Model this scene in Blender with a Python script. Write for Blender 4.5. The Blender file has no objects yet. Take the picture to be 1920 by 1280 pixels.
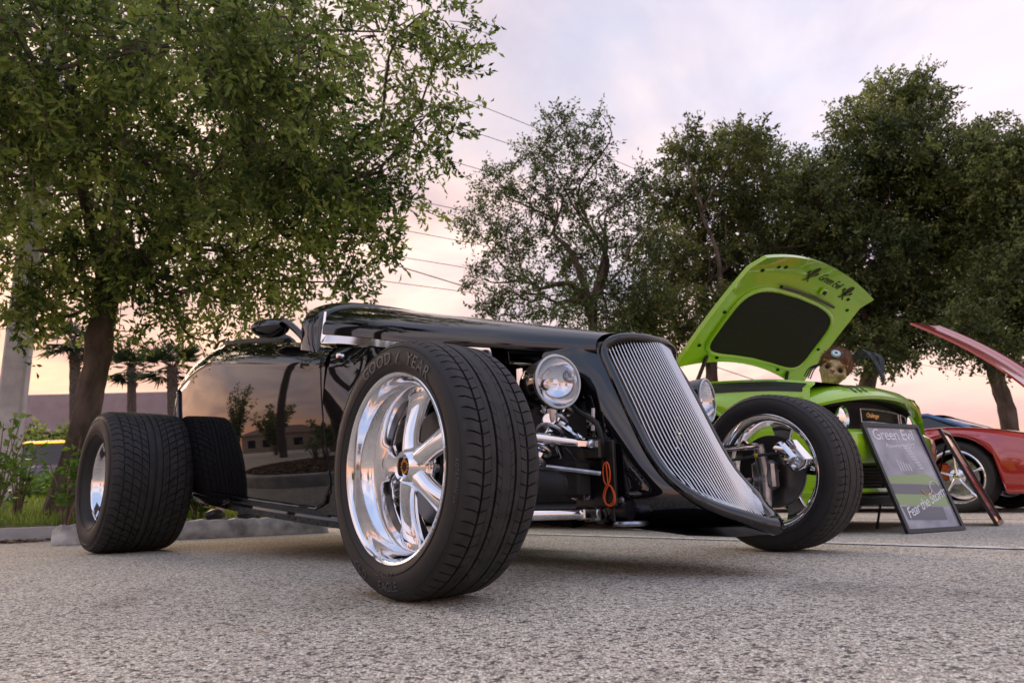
import bpy, bmesh, math, random
import numpy as np
from mathutils import Vector, Matrix
R = math.radians
random.seed(7); rng = np.random.default_rng(7)
S = bpy.context.scene
COL = S.collection
# ------------------------------------------------------------------ camera
F_PX = 1379.73; PITCH = 11.907; ROLL = -1.28; CAM_H = 0.237
cam_d = bpy.data.cameras.new('camera'); cam = bpy.data.objects.new('camera', cam_d); COL.objects.link(cam)
cam_d.sensor_width = 36; cam_d.lens = 36*F_PX/1920; cam_d.clip_start = .02; cam_d.clip_end = 3000
cam.matrix_world = Matrix.Translation((0, 0, CAM_H)) @ Matrix.Rotation(R(90+PITCH), 4, 'X') @ Matrix.Rotation(R(-ROLL)*-1, 4, 'Z')
cam_d.dof.use_dof = True; cam_d.dof.focus_distance = 2.0; cam_d.dof.aperture_fstop = 7.5
S.camera = cam
# ------------------------------------------------------------------ light and sky
SUN_AZ = R(-38); SUN_EL = R(28)       # the glow of the set sun: left of the view, behind the oak
w = bpy.data.worlds.new('World'); S.world = w; w.use_nodes = True
nt = w.node_tree; N = nt.nodes; L = nt.links; N.clear()
def nd(t, **k):
    n = N.new(t)
    for a, b in k.items(): setattr(n, a, b)
    return n
def math_n(op, a, b=None, clamp=False):
    n = nd('ShaderNodeMath', operation=op); n.use_clamp = clamp
    for i, v in enumerate((a, b)):
        if v is None: continue
        if isinstance(v, (int, float)): n.inputs[i].default_value = v
        else: L.new(v, n.inputs[i])
    return n.outputs[0]
def ramp_n(fac, stops):
    n = nd('ShaderNodeValToRGB'); L.new(fac, n.inputs[0]); e = n.color_ramp.elements
    while len(e) < len(stops): e.new(.5)
    for x, (p, c) in zip(e, stops): x.position = p; x.color = (*c, 1)
    return n.outputs[0]
def mix_n(fac, a, b):
    n = nd('ShaderNodeMix', data_type='RGBA')
    if isinstance(fac, float): n.inputs[0].default_value = fac
    else: L.new(fac, n.inputs[0])
    for i, v in ((6, a), (7, b)):
        if isinstance(v, tuple): n.inputs[i].default_value = (*v, 1)
        else: L.new(v, n.inputs[i])
    return n.outputs[2]
tc = nd('ShaderNodeTexCoord'); sep = nd('ShaderNodeSeparateXYZ'); L.new(tc.outputs['Generated'], sep.inputs[0])
sky = nd('ShaderNodeTexSky', sky_type='NISHITA', sun_disc=False); sky.sun_elevation = R(4); sky.sun_rotation = SUN_AZ
elev = math_n('MAXIMUM', sep.outputs[2], 0.0)
# cloud deck seen in perspective: direction divided by its height
den = math_n('ADD', elev, 0.13)
cx_ = math_n('DIVIDE', sep.outputs[0], den); cy_ = math_n('DIVIDE', sep.outputs[1], den)
cmb = nd('ShaderNodeCombineXYZ'); L.new(cx_, cmb.inputs[0]); L.new(cy_, cmb.inputs[1])
nz = nd('ShaderNodeTexNoise'); nz.inputs['Scale'].default_value = 1.15; nz.inputs['Detail'].default_value = 8; nz.inputs['Roughness'].default_value = .56; nz.inputs['Distortion'].default_value = .5
L.new(cmb.outputs[0], nz.inputs['Vector'])
nz2 = nd('ShaderNodeTexNoise'); nz2.inputs['Scale'].default_value = .6; nz2.inputs['Detail'].default_value = 5
L.new(cmb.outputs[0], nz2.inputs['Vector'])
lit = ramp_n(elev, [(0.0, (.74, .31, .15)), (.06, (.72, .39, .25)), (.13, (.72, .49, .39)), (.28, (.66, .54, .515)), (.6, (.575, .515, .535)), (1, (.48, .50, .60))])
shade = ramp_n(elev, [(0.0, (.62, .27, .16)), (.08, (.56, .34, .28)), (.22, (.43, .335, .36)), (.5, (.355, .335, .41)), (1, (.32, .36, .50))])
cm = ramp_n(nz.outputs[0], [(.42, (0, 0, 0)), (.60, (1, 1, 1))])
clouds = mix_n(cm, lit, shade)
skyc = nd('ShaderNodeMix', data_type='RGBA', blend_type='MULTIPLY'); skyc.inputs[0].default_value = 1
L.new(sky.outputs[0], skyc.inputs[6]); skyc.inputs[7].default_value = (.07, .07, .07, 1)
blue = mix_n(.80, skyc.outputs[2], (.32, .41, .60))
gap = ramp_n(nz2.outputs[0], [(.46, (0, 0, 0)), (.62, (.75, .75, .75))])
gapm = math_n('MULTIPLY', gap, math_n('MULTIPLY', elev, 2.5, True))
base_sky = mix_n(gapm, clouds, blue)
# brighter and warmer towards the set sun
dotn = nd('ShaderNodeVectorMath', operation='DOT_PRODUCT'); L.new(tc.outputs['Generated'], dotn.inputs[0]); dotn.inputs[1].default_value = (math.sin(SUN_AZ)*.97, math.cos(SUN_AZ)*.97, .22)
glow = math_n('POWER', math_n('MAXIMUM', dotn.outputs['Value'], 0.0), 3.0)
warm = mix_n(glow, (.94, .96, 1.02), (1.30, 1.06, .82))
mulw = nd('ShaderNodeMix', data_type='RGBA', blend_type='MULTIPLY'); mulw.inputs[0].default_value = 1; L.new(base_sky, mulw.inputs[6]); L.new(warm, mulw.inputs[7]); allsky = mulw.outputs[2]
bgn = nd('ShaderNodeBackground'); bgn.inputs[1].default_value = 1.0
L.new(allsky, bgn.inputs[0]); out = nd('ShaderNodeOutputWorld'); L.new(bgn.outputs[0], out.inputs[0])
sl = bpy.data.lights.new('sun', 'SUN'); sl.energy = 1.5; sl.angle = R(40); sl.color = (1, .74, .52)
so = bpy.data.objects.new('sun', sl); COL.objects.link(so)
sd = Vector((math.sin(SUN_AZ)*math.cos(SUN_EL), math.cos(SUN_AZ)*math.cos(SUN_EL), math.sin(SUN_EL)))
so.rotation_euler = sd.to_track_quat('Z', 'Y').to_euler()
vs = S.view_settings; vs.view_transform = 'Standard'; vs.look = 'None'; vs.exposure = .97; vs.gamma = 1
S.cycles.max_bounces = 7; S.cycles.transparent_max_bounces = 6; S.cycles.caustics_reflective = False; S.cycles.caustics_refractive = False
S.cycles.use_denoising = True; S.cycles.sample_clamp_indirect = 6
# ------------------------------------------------------------------ helpers
def tag(o, label=None, cat=None, group=None, kind=None):
    for k, v in (('label', label), ('category', cat), ('group', group), ('kind', kind)):
        if v: o[k] = v
    return o
def empty(name, loc=(0, 0, 0), rz=0, parent=None):
    o = bpy.data.objects.new(name, None); COL.objects.link(o); o.location = loc; o.rotation_euler = (0, 0, rz); o.parent = parent
    o.empty_display_size = .1
    return o
class G:
    def __init__(s): s.v = []; s.f = []
    def add(s, vs, fs):
        b = len(s.v); s.v += [tuple(map(float, q)) for q in vs]; s.f += [tuple(i+b for i in f) for f in fs]; return s
    def grid(s, rows, closed=False, flip=False):
        n = len(rows[0]); vs = [p for r in rows for p in r]; fs = []
        for i in range(len(rows)-1):
            for j in range(n if closed else n-1):
                k = (j+1) % n; q = (i*n+j, i*n+k, (i+1)*n+k, (i+1)*n+j)
                fs.append(q[::-1] if flip else q)
        return s.add(vs, fs)
    def box(s, c, d, rot=None, bev=0):
        x, y, z = (q/2 for q in d)
        if bev:
            b = min(bev, x*.9, y*.9, z*.9); pts = []
            for Z, k in ((-z, 1), (-z+b, 0), (z-b, 0), (z, 1)):
                i = b if k else 0
                X, Y = x-i, y-i; e = b*.7
                pts.append([(X, -Y+e, Z), (X, Y-e, Z), (X-e, Y, Z), (-X+e, Y, Z), (-X, Y-e, Z), (-X, -Y+e, Z), (-X+e, -Y, Z), (X-e, -Y, Z)])
            vs = [p for r in pts for p in r]
            fs = [(i*8+j, i*8+(j+1) % 8, (i+1)*8+(j+1) % 8, (i+1)*8+j) for i in range(3) for j in range(8)] + [tuple(range(7, -1, -1)), tuple(range(24, 32))]
        else:
            vs = [(a*x, b*y, e*z) for e in (-1, 1) for a, b in ((-1, -1), (1, -1), (1, 1), (-1, 1))]
            fs = [(3, 2, 1, 0), (4, 5, 6, 7), (0, 1, 5, 4), (1, 2, 6, 5), (2, 3, 7, 6), (3, 0, 4, 7)]
        M = rot or Matrix.Identity(3)
        return s.add([M @ Vector(p) + Vector(c) for p in vs], fs)
    def tube(s, pts, r, n=8, cap=True, closed=False):
        P = [Vector(p) for p in pts]; m = len(P)
        rr = r if isinstance(r, (list, tuple)) else [r]*m
        rows = []; prev = None
        for i in range(m):
            if closed: t = P[(i+1) % m]-P[i-1]
            else: t = P[min(i+1, m-1)]-P[max(i-1, 0)]
            t.normalize()
            if prev is None:
                a = t.cross(Vector((0, 0, 1)))
                if a.length < .2: a = t.cross(Vector((0, 1, 0)))
            else: a = prev - t*prev.dot(t)
            a.normalize(); prev = a; b = t.cross(a)
            rows.append([P[i]+(a*math.cos(2*math.pi*k/n)+b*math.sin(2*math.pi*k/n))*rr[i] for k in range(n)])
        if closed: rows.append(rows[0])
        b0 = len(s.v); s.grid(rows, True)
        if cap and not closed:
            s.f.append(tuple(b0+k for k in range(n))[::-1]); e = b0+(m-1)*n; s.f.append(tuple(e+k for k in range(n)))
        return s
    def lathe(s, prof, n=48, M=None, closed=False, a0=0, a1=2*math.pi):
        # prof: (radius, y) around the local y axis
        M = M or Matrix.Identity(4); full = abs(a1-a0-2*math.pi) < 1e-6
        cnt = n if full else n+1
        rows = []
        pr = prof+[prof[0]] if closed else prof
        for r, y in pr:
            rows.append([M @ Vector((r*math.cos(a0+(a1-a0)*k/n), y, r*math.sin(a0+(a1-a0)*k/n))) for k in range(cnt)])
        return s.grid(rows, full)
    def ball(s, c, r, n=16, m=10, M=None):
        rad = r if isinstance(r, (tuple, list)) else (r, r, r)
        rows = [[(c[0]+rad[0]*math.sin(math.pi*i/m)*math.cos(2*math.pi*k/n), c[1]+rad[1]*math.sin(math.pi*i/m)*math.sin(2*math.pi*k/n), c[2]-rad[2]*math.cos(math.pi*i/m)) for k in range(n)] for i in range(m+1)]
        if M: rows = [[M @ Vector(p) for p in r_] for r_ in rows]
        return s.grid(rows, True)
    def prism(s, outline, a, b, fn):
        # outline of (u,v); fn(u,v,d)->point; from depth a to b
        n = len(outline); vs = [fn(u, v, a) for u, v in outline]+[fn(u, v, b) for u, v in outline]
        fs = [tuple(range(n))[::-1], tuple(range(n, 2*n))]+[(i, (i+1) % n, n+(i+1) % n, n+i) for i in range(n)]
        return s.add(vs, fs)
    def obj(s, name, mat, parent=None, smooth=True, angle=38, loc=None, rot=None, kind=None):
        me = bpy.data.meshes.new(name); me.from_pydata(s.v, [], s.f); me.validate(); me.update()
        if len(s.f) < 60000:
            bm = bmesh.new(); bm.from_mesh(me); bmesh.ops.remove_doubles(bm, verts=bm.verts, dist=1e-5); bmesh.ops.recalc_face_normals(bm, faces=bm.faces); bm.to_mesh(me); bm.free()
        if smooth:
            me.polygons.foreach_set('use_smooth', [True]*len(me.polygons)); me.set_sharp_from_angle(angle=R(angle))
        me.materials.append(mat)
        o = bpy.data.objects.new(name, me); COL.objects.link(o); o.parent = parent
        if loc: o.location = loc
        if rot: o.rotation_euler = rot
        if kind: o['kind'] = kind
        return o
def dup(o, parent=None, **k):
    c = o.copy(); COL.objects.link(c); c.parent = parent
    for a, b in k.items(): setattr(c, a, b)
    for ch in [q for q in bpy.data.objects if q.parent == o]:
        dup(ch, c)
    return c
def cr(x, xs, ys):
    """Catmull-Rom through the table"""
    if x <= xs[0]: return ys[0]
    if x >= xs[-1]: return ys[-1]
    i = max(j for j in range(len(xs)-1) if xs[j] <= x)
    h = xs[i+1]-xs[i]; t = (x-xs[i])/h
    m0 = (ys[i+1]-ys[i-1])/(xs[i+1]-xs[i-1])*h if i > 0 else (ys[1]-ys[0])
    m1 = (ys[i+2]-ys[i])/(xs[i+2]-xs[i])*h if i+2 < len(xs) else (ys[i+1]-ys[i])
    t2, t3 = t*t, t*t*t
    return (2*t3-3*t2+1)*ys[i]+(t3-2*t2+t)*m0+(-2*t3+3*t2)*ys[i+1]+(t3-t2)*m1
def curve_pts(P, n):
    """resample control points with Catmull-Rom"""
    P = [Vector(p) for p in P]; m = len(P); ts = list(range(m)); o = []
    for k in range(n):
        t = (m-1)*k/(n-1); o.append(Vector([cr(t, ts, [p[a] for p in P]) for a in range(3)]))
    return o
def lin(a, b, n): return [a+(b-a)*k/(n-1) for k in range(n)]
# ------------------------------------------------------------------ materials
def pm(name, col, rough=.5, metal=0, ior=1.5, coat=0, spec=None, emit=None, trans=0):
    m = bpy.data.materials.new(name); m.use_nodes = True; b = m.node_tree.nodes['Principled BSDF']
    b.inputs['Base Color'].default_value = (*col, 1); b.inputs['Roughness'].default_value = rough; b.inputs['Metallic'].default_value = metal
    b.inputs['IOR'].default_value = ior; b.inputs['Coat Weight'].default_value = coat; b.inputs['Transmission Weight'].default_value = trans
    if coat: b.inputs['Coat Roughness'].default_value = .02
    if emit: b.inputs['Emission Color'].default_value = (*emit[0], 1); b.inputs['Emission Strength'].default_value = emit[1]
    return m
def noisy(m, scale, c1, c2, lo=.35, hi=.65, bump=0, bscale=None, coord='Object', rough=None, detail=5, dist=.02, stretch=None):
    t = m.node_tree; b = t.nodes['Principled BSDF']; n = t.nodes; l = t.links
    c = n.new('ShaderNodeTexCoord'); src = c.outputs[coord]
    if stretch:
        mp = n.new('ShaderNodeMapping'); mp.inputs['Scale'].default_value = stretch; l.new(src, mp.inputs[0]); src = mp.outputs[0]
    z = n.new('ShaderNodeTexNoise'); z.inputs['Scale'].default_value = scale; z.inputs['Detail'].default_value = detail; l.new(src, z.inputs['Vector'])
    r = n.new('ShaderNodeValToRGB'); r.color_ramp.elements[0].position = lo; r.color_ramp.elements[1].position = hi
    r.color_ramp.elements[0].color = (*c1, 1); r.color_ramp.elements[1].color = (*c2, 1)
    l.new(z.outputs[0], r.inputs[0]); l.new(r.outputs[0], b.inputs['Base Color'])
    if bump:
        z2 = z
        if bscale:
            z2 = n.new('ShaderNodeTexNoise'); z2.inputs['Scale'].default_value = bscale; z2.inputs['Detail'].default_value = 6; l.new(src, z2.inputs['Vector'])
        bp = n.new('ShaderNodeBump'); bp.inputs['Strength'].default_value = bump; bp.inputs['Distance'].default_value = dist
        l.new(z2.outputs[0], bp.inputs['Height']); l.new(bp.outputs[0], b.inputs['Normal'])
    if rough:
        rr = n.new('ShaderNodeMapRange'); rr.inputs['To Min'].default_value = rough[0]; rr.inputs['To Max'].default_value = rough[1]
        l.new(z.outputs[0], rr.inputs[0]); l.new(rr.outputs[0], b.inputs['Roughness'])
    return m
M = {}
M['paint'] = pm('black_paint', (.0035, .0038, .005), .025, ior=1.75)
M['satin'] = pm('satin_black', (.010, .010, .011), .32)
M['flat'] = pm('matte_black', (.006, .006, .006), .75)
M['chrome'] = noisy(pm('polished_metal', (.86, .86, .88), .05, 1), 9, (.82, .82, .84), (.90, .90, .92), rough=(.03, .10))
M['steel'] = noisy(pm('brushed_steel', (.45, .45, .47), .3, 1), 25, (.30, .30, .32), (.55, .55, .57), rough=(.2, .45))
M['rubber'] = noisy(pm('tyre_rubber', (.016, .016, .017), .6), 14, (.009, .009, .010), (.019, .0185, .018), bump=.15, bscale=160, dist=.002, rough=(.5, .75))
M['tread'] = noisy(pm('tread_rubber', (.02, .02, .02), .7), 30, (.012, .012, .013), (.034, .032, .030), bump=.2, bscale=220, dist=.002, rough=(.55, .85))
M['letter'] = pm('tyre_letter_rubber', (.085, .085, .088), .5)
M['bar'] = pm('grille_bar_metal', (.62, .61, .62), .2, 1)
M['lens'] = pm('lamp_glass', (.95, .97, 1), .02, ior=1.45, trans=1)
M['glass'] = pm('window_glass', (.02, .025, .03), .02, ior=1.6)
M['orange'] = pm('orange_wire', (.75, .12, .02), .4)
M['leather'] = noisy(pm('dark_leather', (.03, .028, .028), .5), 40, (.02, .02, .02), (.04, .038, .036), bump=.2, bscale=120)
def car_paint(name, c, flake=.85):
    m = pm(name, c, .28, 0, 1.5, coat=1)
    return noisy(m, 300, tuple(q*flake for q in c), tuple(min(1, q*1.1) for q in c), detail=1)
M['green'] = car_paint('lime_green_paint', (.33, .62, .015))
M['red'] = car_paint('deep_red_paint', (.42, .010, .012))
M['blue'] = car_paint('blue_paint', (.03, .14, .36))
M['red'].node_tree.nodes['Principled BSDF'].inputs['Coat IOR'].default_value = 1.9
M['white'] = pm('white_print', (.82, .82, .84), .5)
M['ink'] = pm('black_ink', (.01, .012, .008), .5)
# ------------------------------------------------------------------ car frame: x forward, y left, z up; origin under the front axle
CX, CY, YAW = .4354, 2.4963, R(-47.139)
Fv = Vector((math.cos(YAW), math.sin(YAW), 0)); Lv = Vector((-math.sin(YAW), math.cos(YAW), 0))
def cw(x, y, z=0): return Vector((CX, CY, 0)) + Fv*x + Lv*y + Vector((0, 0, z))
# ------------------------------------------------------------------ the setting
def ground_material():
    m = pm('asphalt', (.2, .19, .18), .85); t = m.node_tree; n = t.nodes; l = t.links; b = n['Principled BSDF']
    c = n.new('ShaderNodeTexCoord')
    v = n.new('ShaderNodeTexVoronoi'); v.inputs['Scale'].default_value = 148; v.inputs['Randomness'].default_value = 1
    v2 = n.new('ShaderNodeTexVoronoi'); v2.feature = 'DISTANCE_TO_EDGE'; v2.inputs['Scale'].default_value = 148
    wz = n.new('ShaderNodeTexNoise'); wz.inputs['Scale'].default_value = 150; wz.inputs['Detail'].default_value = 3
    wm = n.new('ShaderNodeVectorMath'); wm.operation = 'MULTIPLY_ADD'; wm.inputs[1].default_value = (.009, .009, .009)
    l.new(c.outputs['Object'], wz.inputs['Vector']); l.new(wz.outputs['Color'], wm.inputs[0]); l.new(c.outputs['Object'], wm.inputs[2])
    for q in (v, v2): l.new(wm.outputs[0], q.inputs['Vector'])
    r = n.new('ShaderNodeValToRGB'); e = r.color_ramp.elements; e[0].position = .0; e[0].color = (.05, .044, .040, 1); e[1].position = 1; e[1].color = (.97, .92, .80, 1)
    for p, cc in ((.12, (.12, .105, .094)), (.18, (.47, .42, .345)), (.42, (.74, .67, .55)), (.62, (.84, .77, .64)), (.70, (.58, .47, .35)), (.76, (.90, .83, .70))):
        x = e.new(p); x.color = (*cc, 1)
    sp = n.new('ShaderNodeSeparateColor'); l.new(v.outputs['Color'], sp.inputs[0]); l.new(sp.outputs[0], r.inputs[0])
    g = n.new('ShaderNodeValToRGB'); g.color_ramp.elements[0].position = .0; g.color_ramp.elements[1].position = .16
    l.new(v2.outputs[0], g.inputs[0])
    mx = n.new('ShaderNodeMix'); mx.data_type = 'RGBA'; mx.inputs[6].default_value = (.10, .086, .078, 1); l.new(g.outputs[0], mx.inputs[0]); l.new(r.outputs[0], mx.inputs[7])
    # worn patches: binder showing more or less
    z = n.new('ShaderNodeTexNoise'); z.inputs['Scale'].default_value = .9; z.inputs['Detail'].default_value = 6; l.new(c.outputs['Object'], z.inputs['Vector'])
    zr = n.new('ShaderNodeValToRGB'); zr.color_ramp.elements[0].position = .35; zr.color_ramp.elements[1].position = .68
    zr.color_ramp.elements[0].color = (.86, .85, .84, 1); zr.color_ramp.elements[1].color = (1.12, 1.09, 1.04, 1); l.new(z.outputs[0], zr.inputs[0])
    mu = n.new('ShaderNodeMix'); mu.data_type = 'RGBA'; mu.blend_type = 'MULTIPLY'; mu.inputs[0].default_value = 1; l.new(mx.outputs[2], mu.inputs[6]); l.new(zr.outputs[0], mu.inputs[7])
    z3 = n.new('ShaderNodeTexNoise'); z3.inputs['Scale'].default_value = 1.7; z3.inputs['Detail'].default_value = 4; z3.inputs['Distortion'].default_value = .6; l.new(c.outputs['Object'], z3.inputs['Vector'])
    st3 = n.new('ShaderNodeValToRGB'); st3.color_ramp.elements[0].position = .60; st3.color_ramp.elements[1].position = .70; st3.color_ramp.elements[0].color = (1, 1, 1, 1); st3.color_ramp.elements[1].color = (.72, .70, .69, 1); l.new(z3.outputs[0], st3.inputs[0])
    mu3 = n.new('ShaderNodeMix'); mu3.data_type = 'RGBA'; mu3.blend_type = 'MULTIPLY'; mu3.inputs[0].default_value = 1; l.new(mu.outputs[2], mu3.inputs[6]); l.new(st3.outputs[0], mu3.inputs[7])
    l.new(mu3.outputs[2], b.inputs['Base Color'])
    bp = n.new('ShaderNodeBump'); bp.inputs['Strength'].default_value = .25; bp.inputs['Distance'].default_value = .004
    l.new(g.outputs[0], bp.inputs['Height']); l.new(bp.outputs[0], b.inputs['Normal'])
    return m
G().add([(-400, -400, 0), (400, -400, 0), (400, 400, 0), (-400, 400, 0)], [(0, 1, 2, 3)]).obj('parking_lot_asphalt', ground_material(), kind='structure', smooth=False)
mc = noisy(pm('concrete', (.45, .43, .41), .85), 5, (.33, .31, .295), (.54, .51, .485), bump=.4, bscale=60, dist=.006)
mw = noisy(pm('worn_white_paint', (.7, .69, .66), .8), 18, (.40, .38, .35), (.72, .71, .68), lo=.4, hi=.55)
def strip_car(x0, x1, y0, y1, z, name, mat, **k):
    return G().add([cw(x0, y0, z), cw(x1, y0, z), cw(x1, y1, z), cw(x0, y1, z)], [(0, 1, 2, 3)]).obj(name, mat, smooth=False, kind='structure', **k)
strip_car(-4.2, .9, 1.33, 1.43, .004, 'parking_line', mw)
strip_car(-4.2, .9, 4.25, 4.35, .004, 'parking_line', mw)
strip_car(-4.2, .9, 7.05, 7.15, .004, 'parking_line', mw)
# kerb behind the row of cars
def kerb_path(pts, wdt, hgt, name, mat):
    g = G(); rows = []
    m = len(pts)
    for i, q in enumerate(pts):
        t = (pts[min(i+1, m-1)]-pts[max(i-1, 0)]).normalized(); nrm = Vector((-t.y, t.x, 0))
        prof = [(0, -.02), (0.0, hgt-.03), (.012, hgt-.008), (.035, hgt), (wdt, hgt), (wdt, -.02)]
        rows.append([q+nrm*a+Vector((0, 0, b)) for a, b in prof])
    return g.grid(rows).obj(name, mat, kind='structure')
KX = -4.9
kerb_path([cw(KX, y) for y in lin(26, -1.3, 40)] + [cw(KX-.06, -1.5), cw(KX-.25, -1.66), cw(KX-1, -1.75), cw(KX-4, -1.85)], .16, .10, 'kerb', mc)
mg = noisy(pm('soil_and_turf', (.05, .08, .02), .95), 3, (.05, .045, .025), (.07, .11, .025), bump=.5, bscale=30)
rows = []
for x in lin(KX-.155, KX-32, 26):
    t = (KX-.155-x)/32
    rows.append([cw(x, y, .092+.20*min(1, t*8)+.03*math.sin(x*1.3+y)*min(1, t*8)) for y in lin(-1.60-6*max(0, t-.1), 30, 40)])
G().grid(rows).obj('grass_verge', mg, kind='structure')
# far side: asphalt road + low backdrop hedge is made of shrubs further down
# wheel stop
ws = G(); A, B = Vector((-4.02, -.90, 0)), Vector((-3.76, .88, 0)); dv = (B-A); ln = dv.length; dv.normalize(); nv = Vector((dv.y, -dv.x, 0))
rows = []
for i in range(41):
    t = i/40; e = .012*math.sin(i*2.3)+.008*math.sin(i*5.1); chip = .03 if 14 <= i <= 15 else 0
    c = A+dv*ln*t; hh = .125-chip+e*.4
    k = .03*(1 if i in (0, 40) else 0)
    rows.append([cw(*(c+nv*a+Vector((0, 0, b)))) for a, b in ((.085, .002), (.085-k+e*.3, .05), (.06-k, hh-.02-k), (.045-k, hh-k), (-.045+k, hh-k), (-.06+k, hh-.02-k), (-.085+k, .05), (-.085, .002))])
ws.grid(rows, True)
b = len(ws.v); ws.f.append(tuple(range(8))); ws.f.append(tuple(range(b-8, b))[::-1])
o = ws.obj('wheel_stop', noisy(pm('weathered_concrete', (.5, .47, .43), .9), 9, (.27, .245, .22), (.66, .61, .55), bump=.8, bscale=40, dist=.01)); tag(o, 'weathered chipped concrete wheel stop behind the fat rear tyre of the black hot rod', 'wheel stop')
# ================================================================== wheels
def text_mesh(body, size, extr=.0004, shear=0, font_space=1.0):
    c = bpy.data.curves.new('txt', 'FONT'); c.body = body; c.size = size; c.extrude = extr; c.shear = shear; c.align_x = 'CENTER'; c.space_character = font_space; c.resolution_u = 3
    o = bpy.data.objects.new('txt', c); COL.objects.link(o); bpy.context.view_layer.update()
    me = bpy.data.meshes.new_from_object(o.evaluated_get(bpy.context.evaluated_depsgraph_get()))
    vs = [tuple(v.co) for v in me.vertices]; fs = [tuple(p.vertices) for p in me.polygons]
    bpy.data.objects.remove(o); bpy.data.curves.remove(c); bpy.data.meshes.remove(me)
    return vs, fs
def flat_text(body, size, fn, name, mat, parent, shear=0, sp=1.0, extr=.0006, bold=0):
    vs, fs = text_mesh(body, size, extr, shear, sp)
    return G().add([fn(*v) for v in vs], fs).obj(name, mat, parent, smooth=False)
def arc_text(body, size, r0, ang, side_y, sgn, name, parent, sp=1.0, flip=False):
    """lettering round a sidewall; ang = middle of the word (0 = top), seen from -y"""
    vs, fs = text_mesh(body, size, .0005, 0, sp); o = []
    for x, y, z in vs:
        r = r0+y if not flip else r0-y
        a = math.pi/2 - (ang + (x/r0 if not flip else -x/r0))*1.0
        o.append((r*math.cos(a)*1.0, side_y(r)+sgn*(z+.0004), r*math.sin(a)))
    return G().add(o, fs).obj(name, M['letter'], parent, smooth=False)
def band(g, Rt, dep, y0, y1, nblk, gap, slant, phase=0, curve=0, crown=None, sub=3):
    """a ring of tread blocks; slant = angle shift across the band"""
    st = 2*math.pi/nblk; base = Rt-dep
    for k in range(nblk):
        rows_t, rows_b = [], []
        for i in range(sub+1):
            u = i/sub; y = y0+(y1-y0)*u; sh = slant*u+curve*math.sin(u*math.pi)
            a0 = k*st+phase+sh+gap*st*.5; a1 = (k+1)*st+phase+sh-gap*st*.5
            rt = Rt-(crown(y) if crown else 0); am = (a0+a1)/2
            rows_t.append([(rt*math.cos(a), y, rt*math.sin(a)) for a in (a0, am, a1)])
            rb = base-(crown(y) if crown else 0)
            rows_b.append([(rb*math.cos(a), y, rb*math.sin(a)) for a in (a0, am, a1)])
        n0 = len(g.v); g.grid(rows_t); n1 = len(g.v); g.grid(rows_b)
        g.f = g.f[:-2*sub]  # the lower skin is hidden by the carcass
        def T(i, j): return n0+i*3+j
        def Bq(i, j): return n1+i*3+j
        for i in range(sub):
            g.f.append((T(i, 0), T(i+1, 0), Bq(i+1, 0), Bq(i, 0))); g.f.append((T(i, 2), Bq(i, 2), Bq(i+1, 2), T(i+1, 2)))
        for j in range(2):
            g.f.append((T(0, j), Bq(0, j), Bq(0, j+1), T(0, j+1))); g.f.append((T(sub, j), T(sub, j+1), Bq(sub, j+1), Bq(sub, j)))
def rib(g, Rt, dep, y0, y1, crown, n=96):
    c = crown; pr = [(Rt-dep-c(y0), y0), (Rt-c(y0), y0+.0008), (Rt-c((y0+y1)/2), (y0+y1)/2), (Rt-c(y1), y1-.0008), (Rt-dep-c(y1), y1)]
    g.lathe(pr, n)
def spoke_mesh(a, r0, r1, yh, yr, w0, w1, w2, th):
    g = G(); rows = []
    for i in range(11):
        t = i/10; r = r0+(r1-r0)*t; y = yh+(yr-yh)*(t**1.5); wd = cr(t, [0, .35, .75, 1], [w0, w1, w2*.86, w2*1.25])
        pr = [(-wd, th*.9), (-wd, 0.004), (-wd*.72, -.004), (-wd*.3, -.0115), (0, -.014), (wd*.3, -.0115), (wd*.72, -.004), (wd, .004), (wd, th*.9)]
        rows.append([(r*math.cos(a)-q*math.sin(a), y+d, r*math.sin(a)+q*math.cos(a)) for q, d in pr])
    return g.grid(rows, True)
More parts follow.
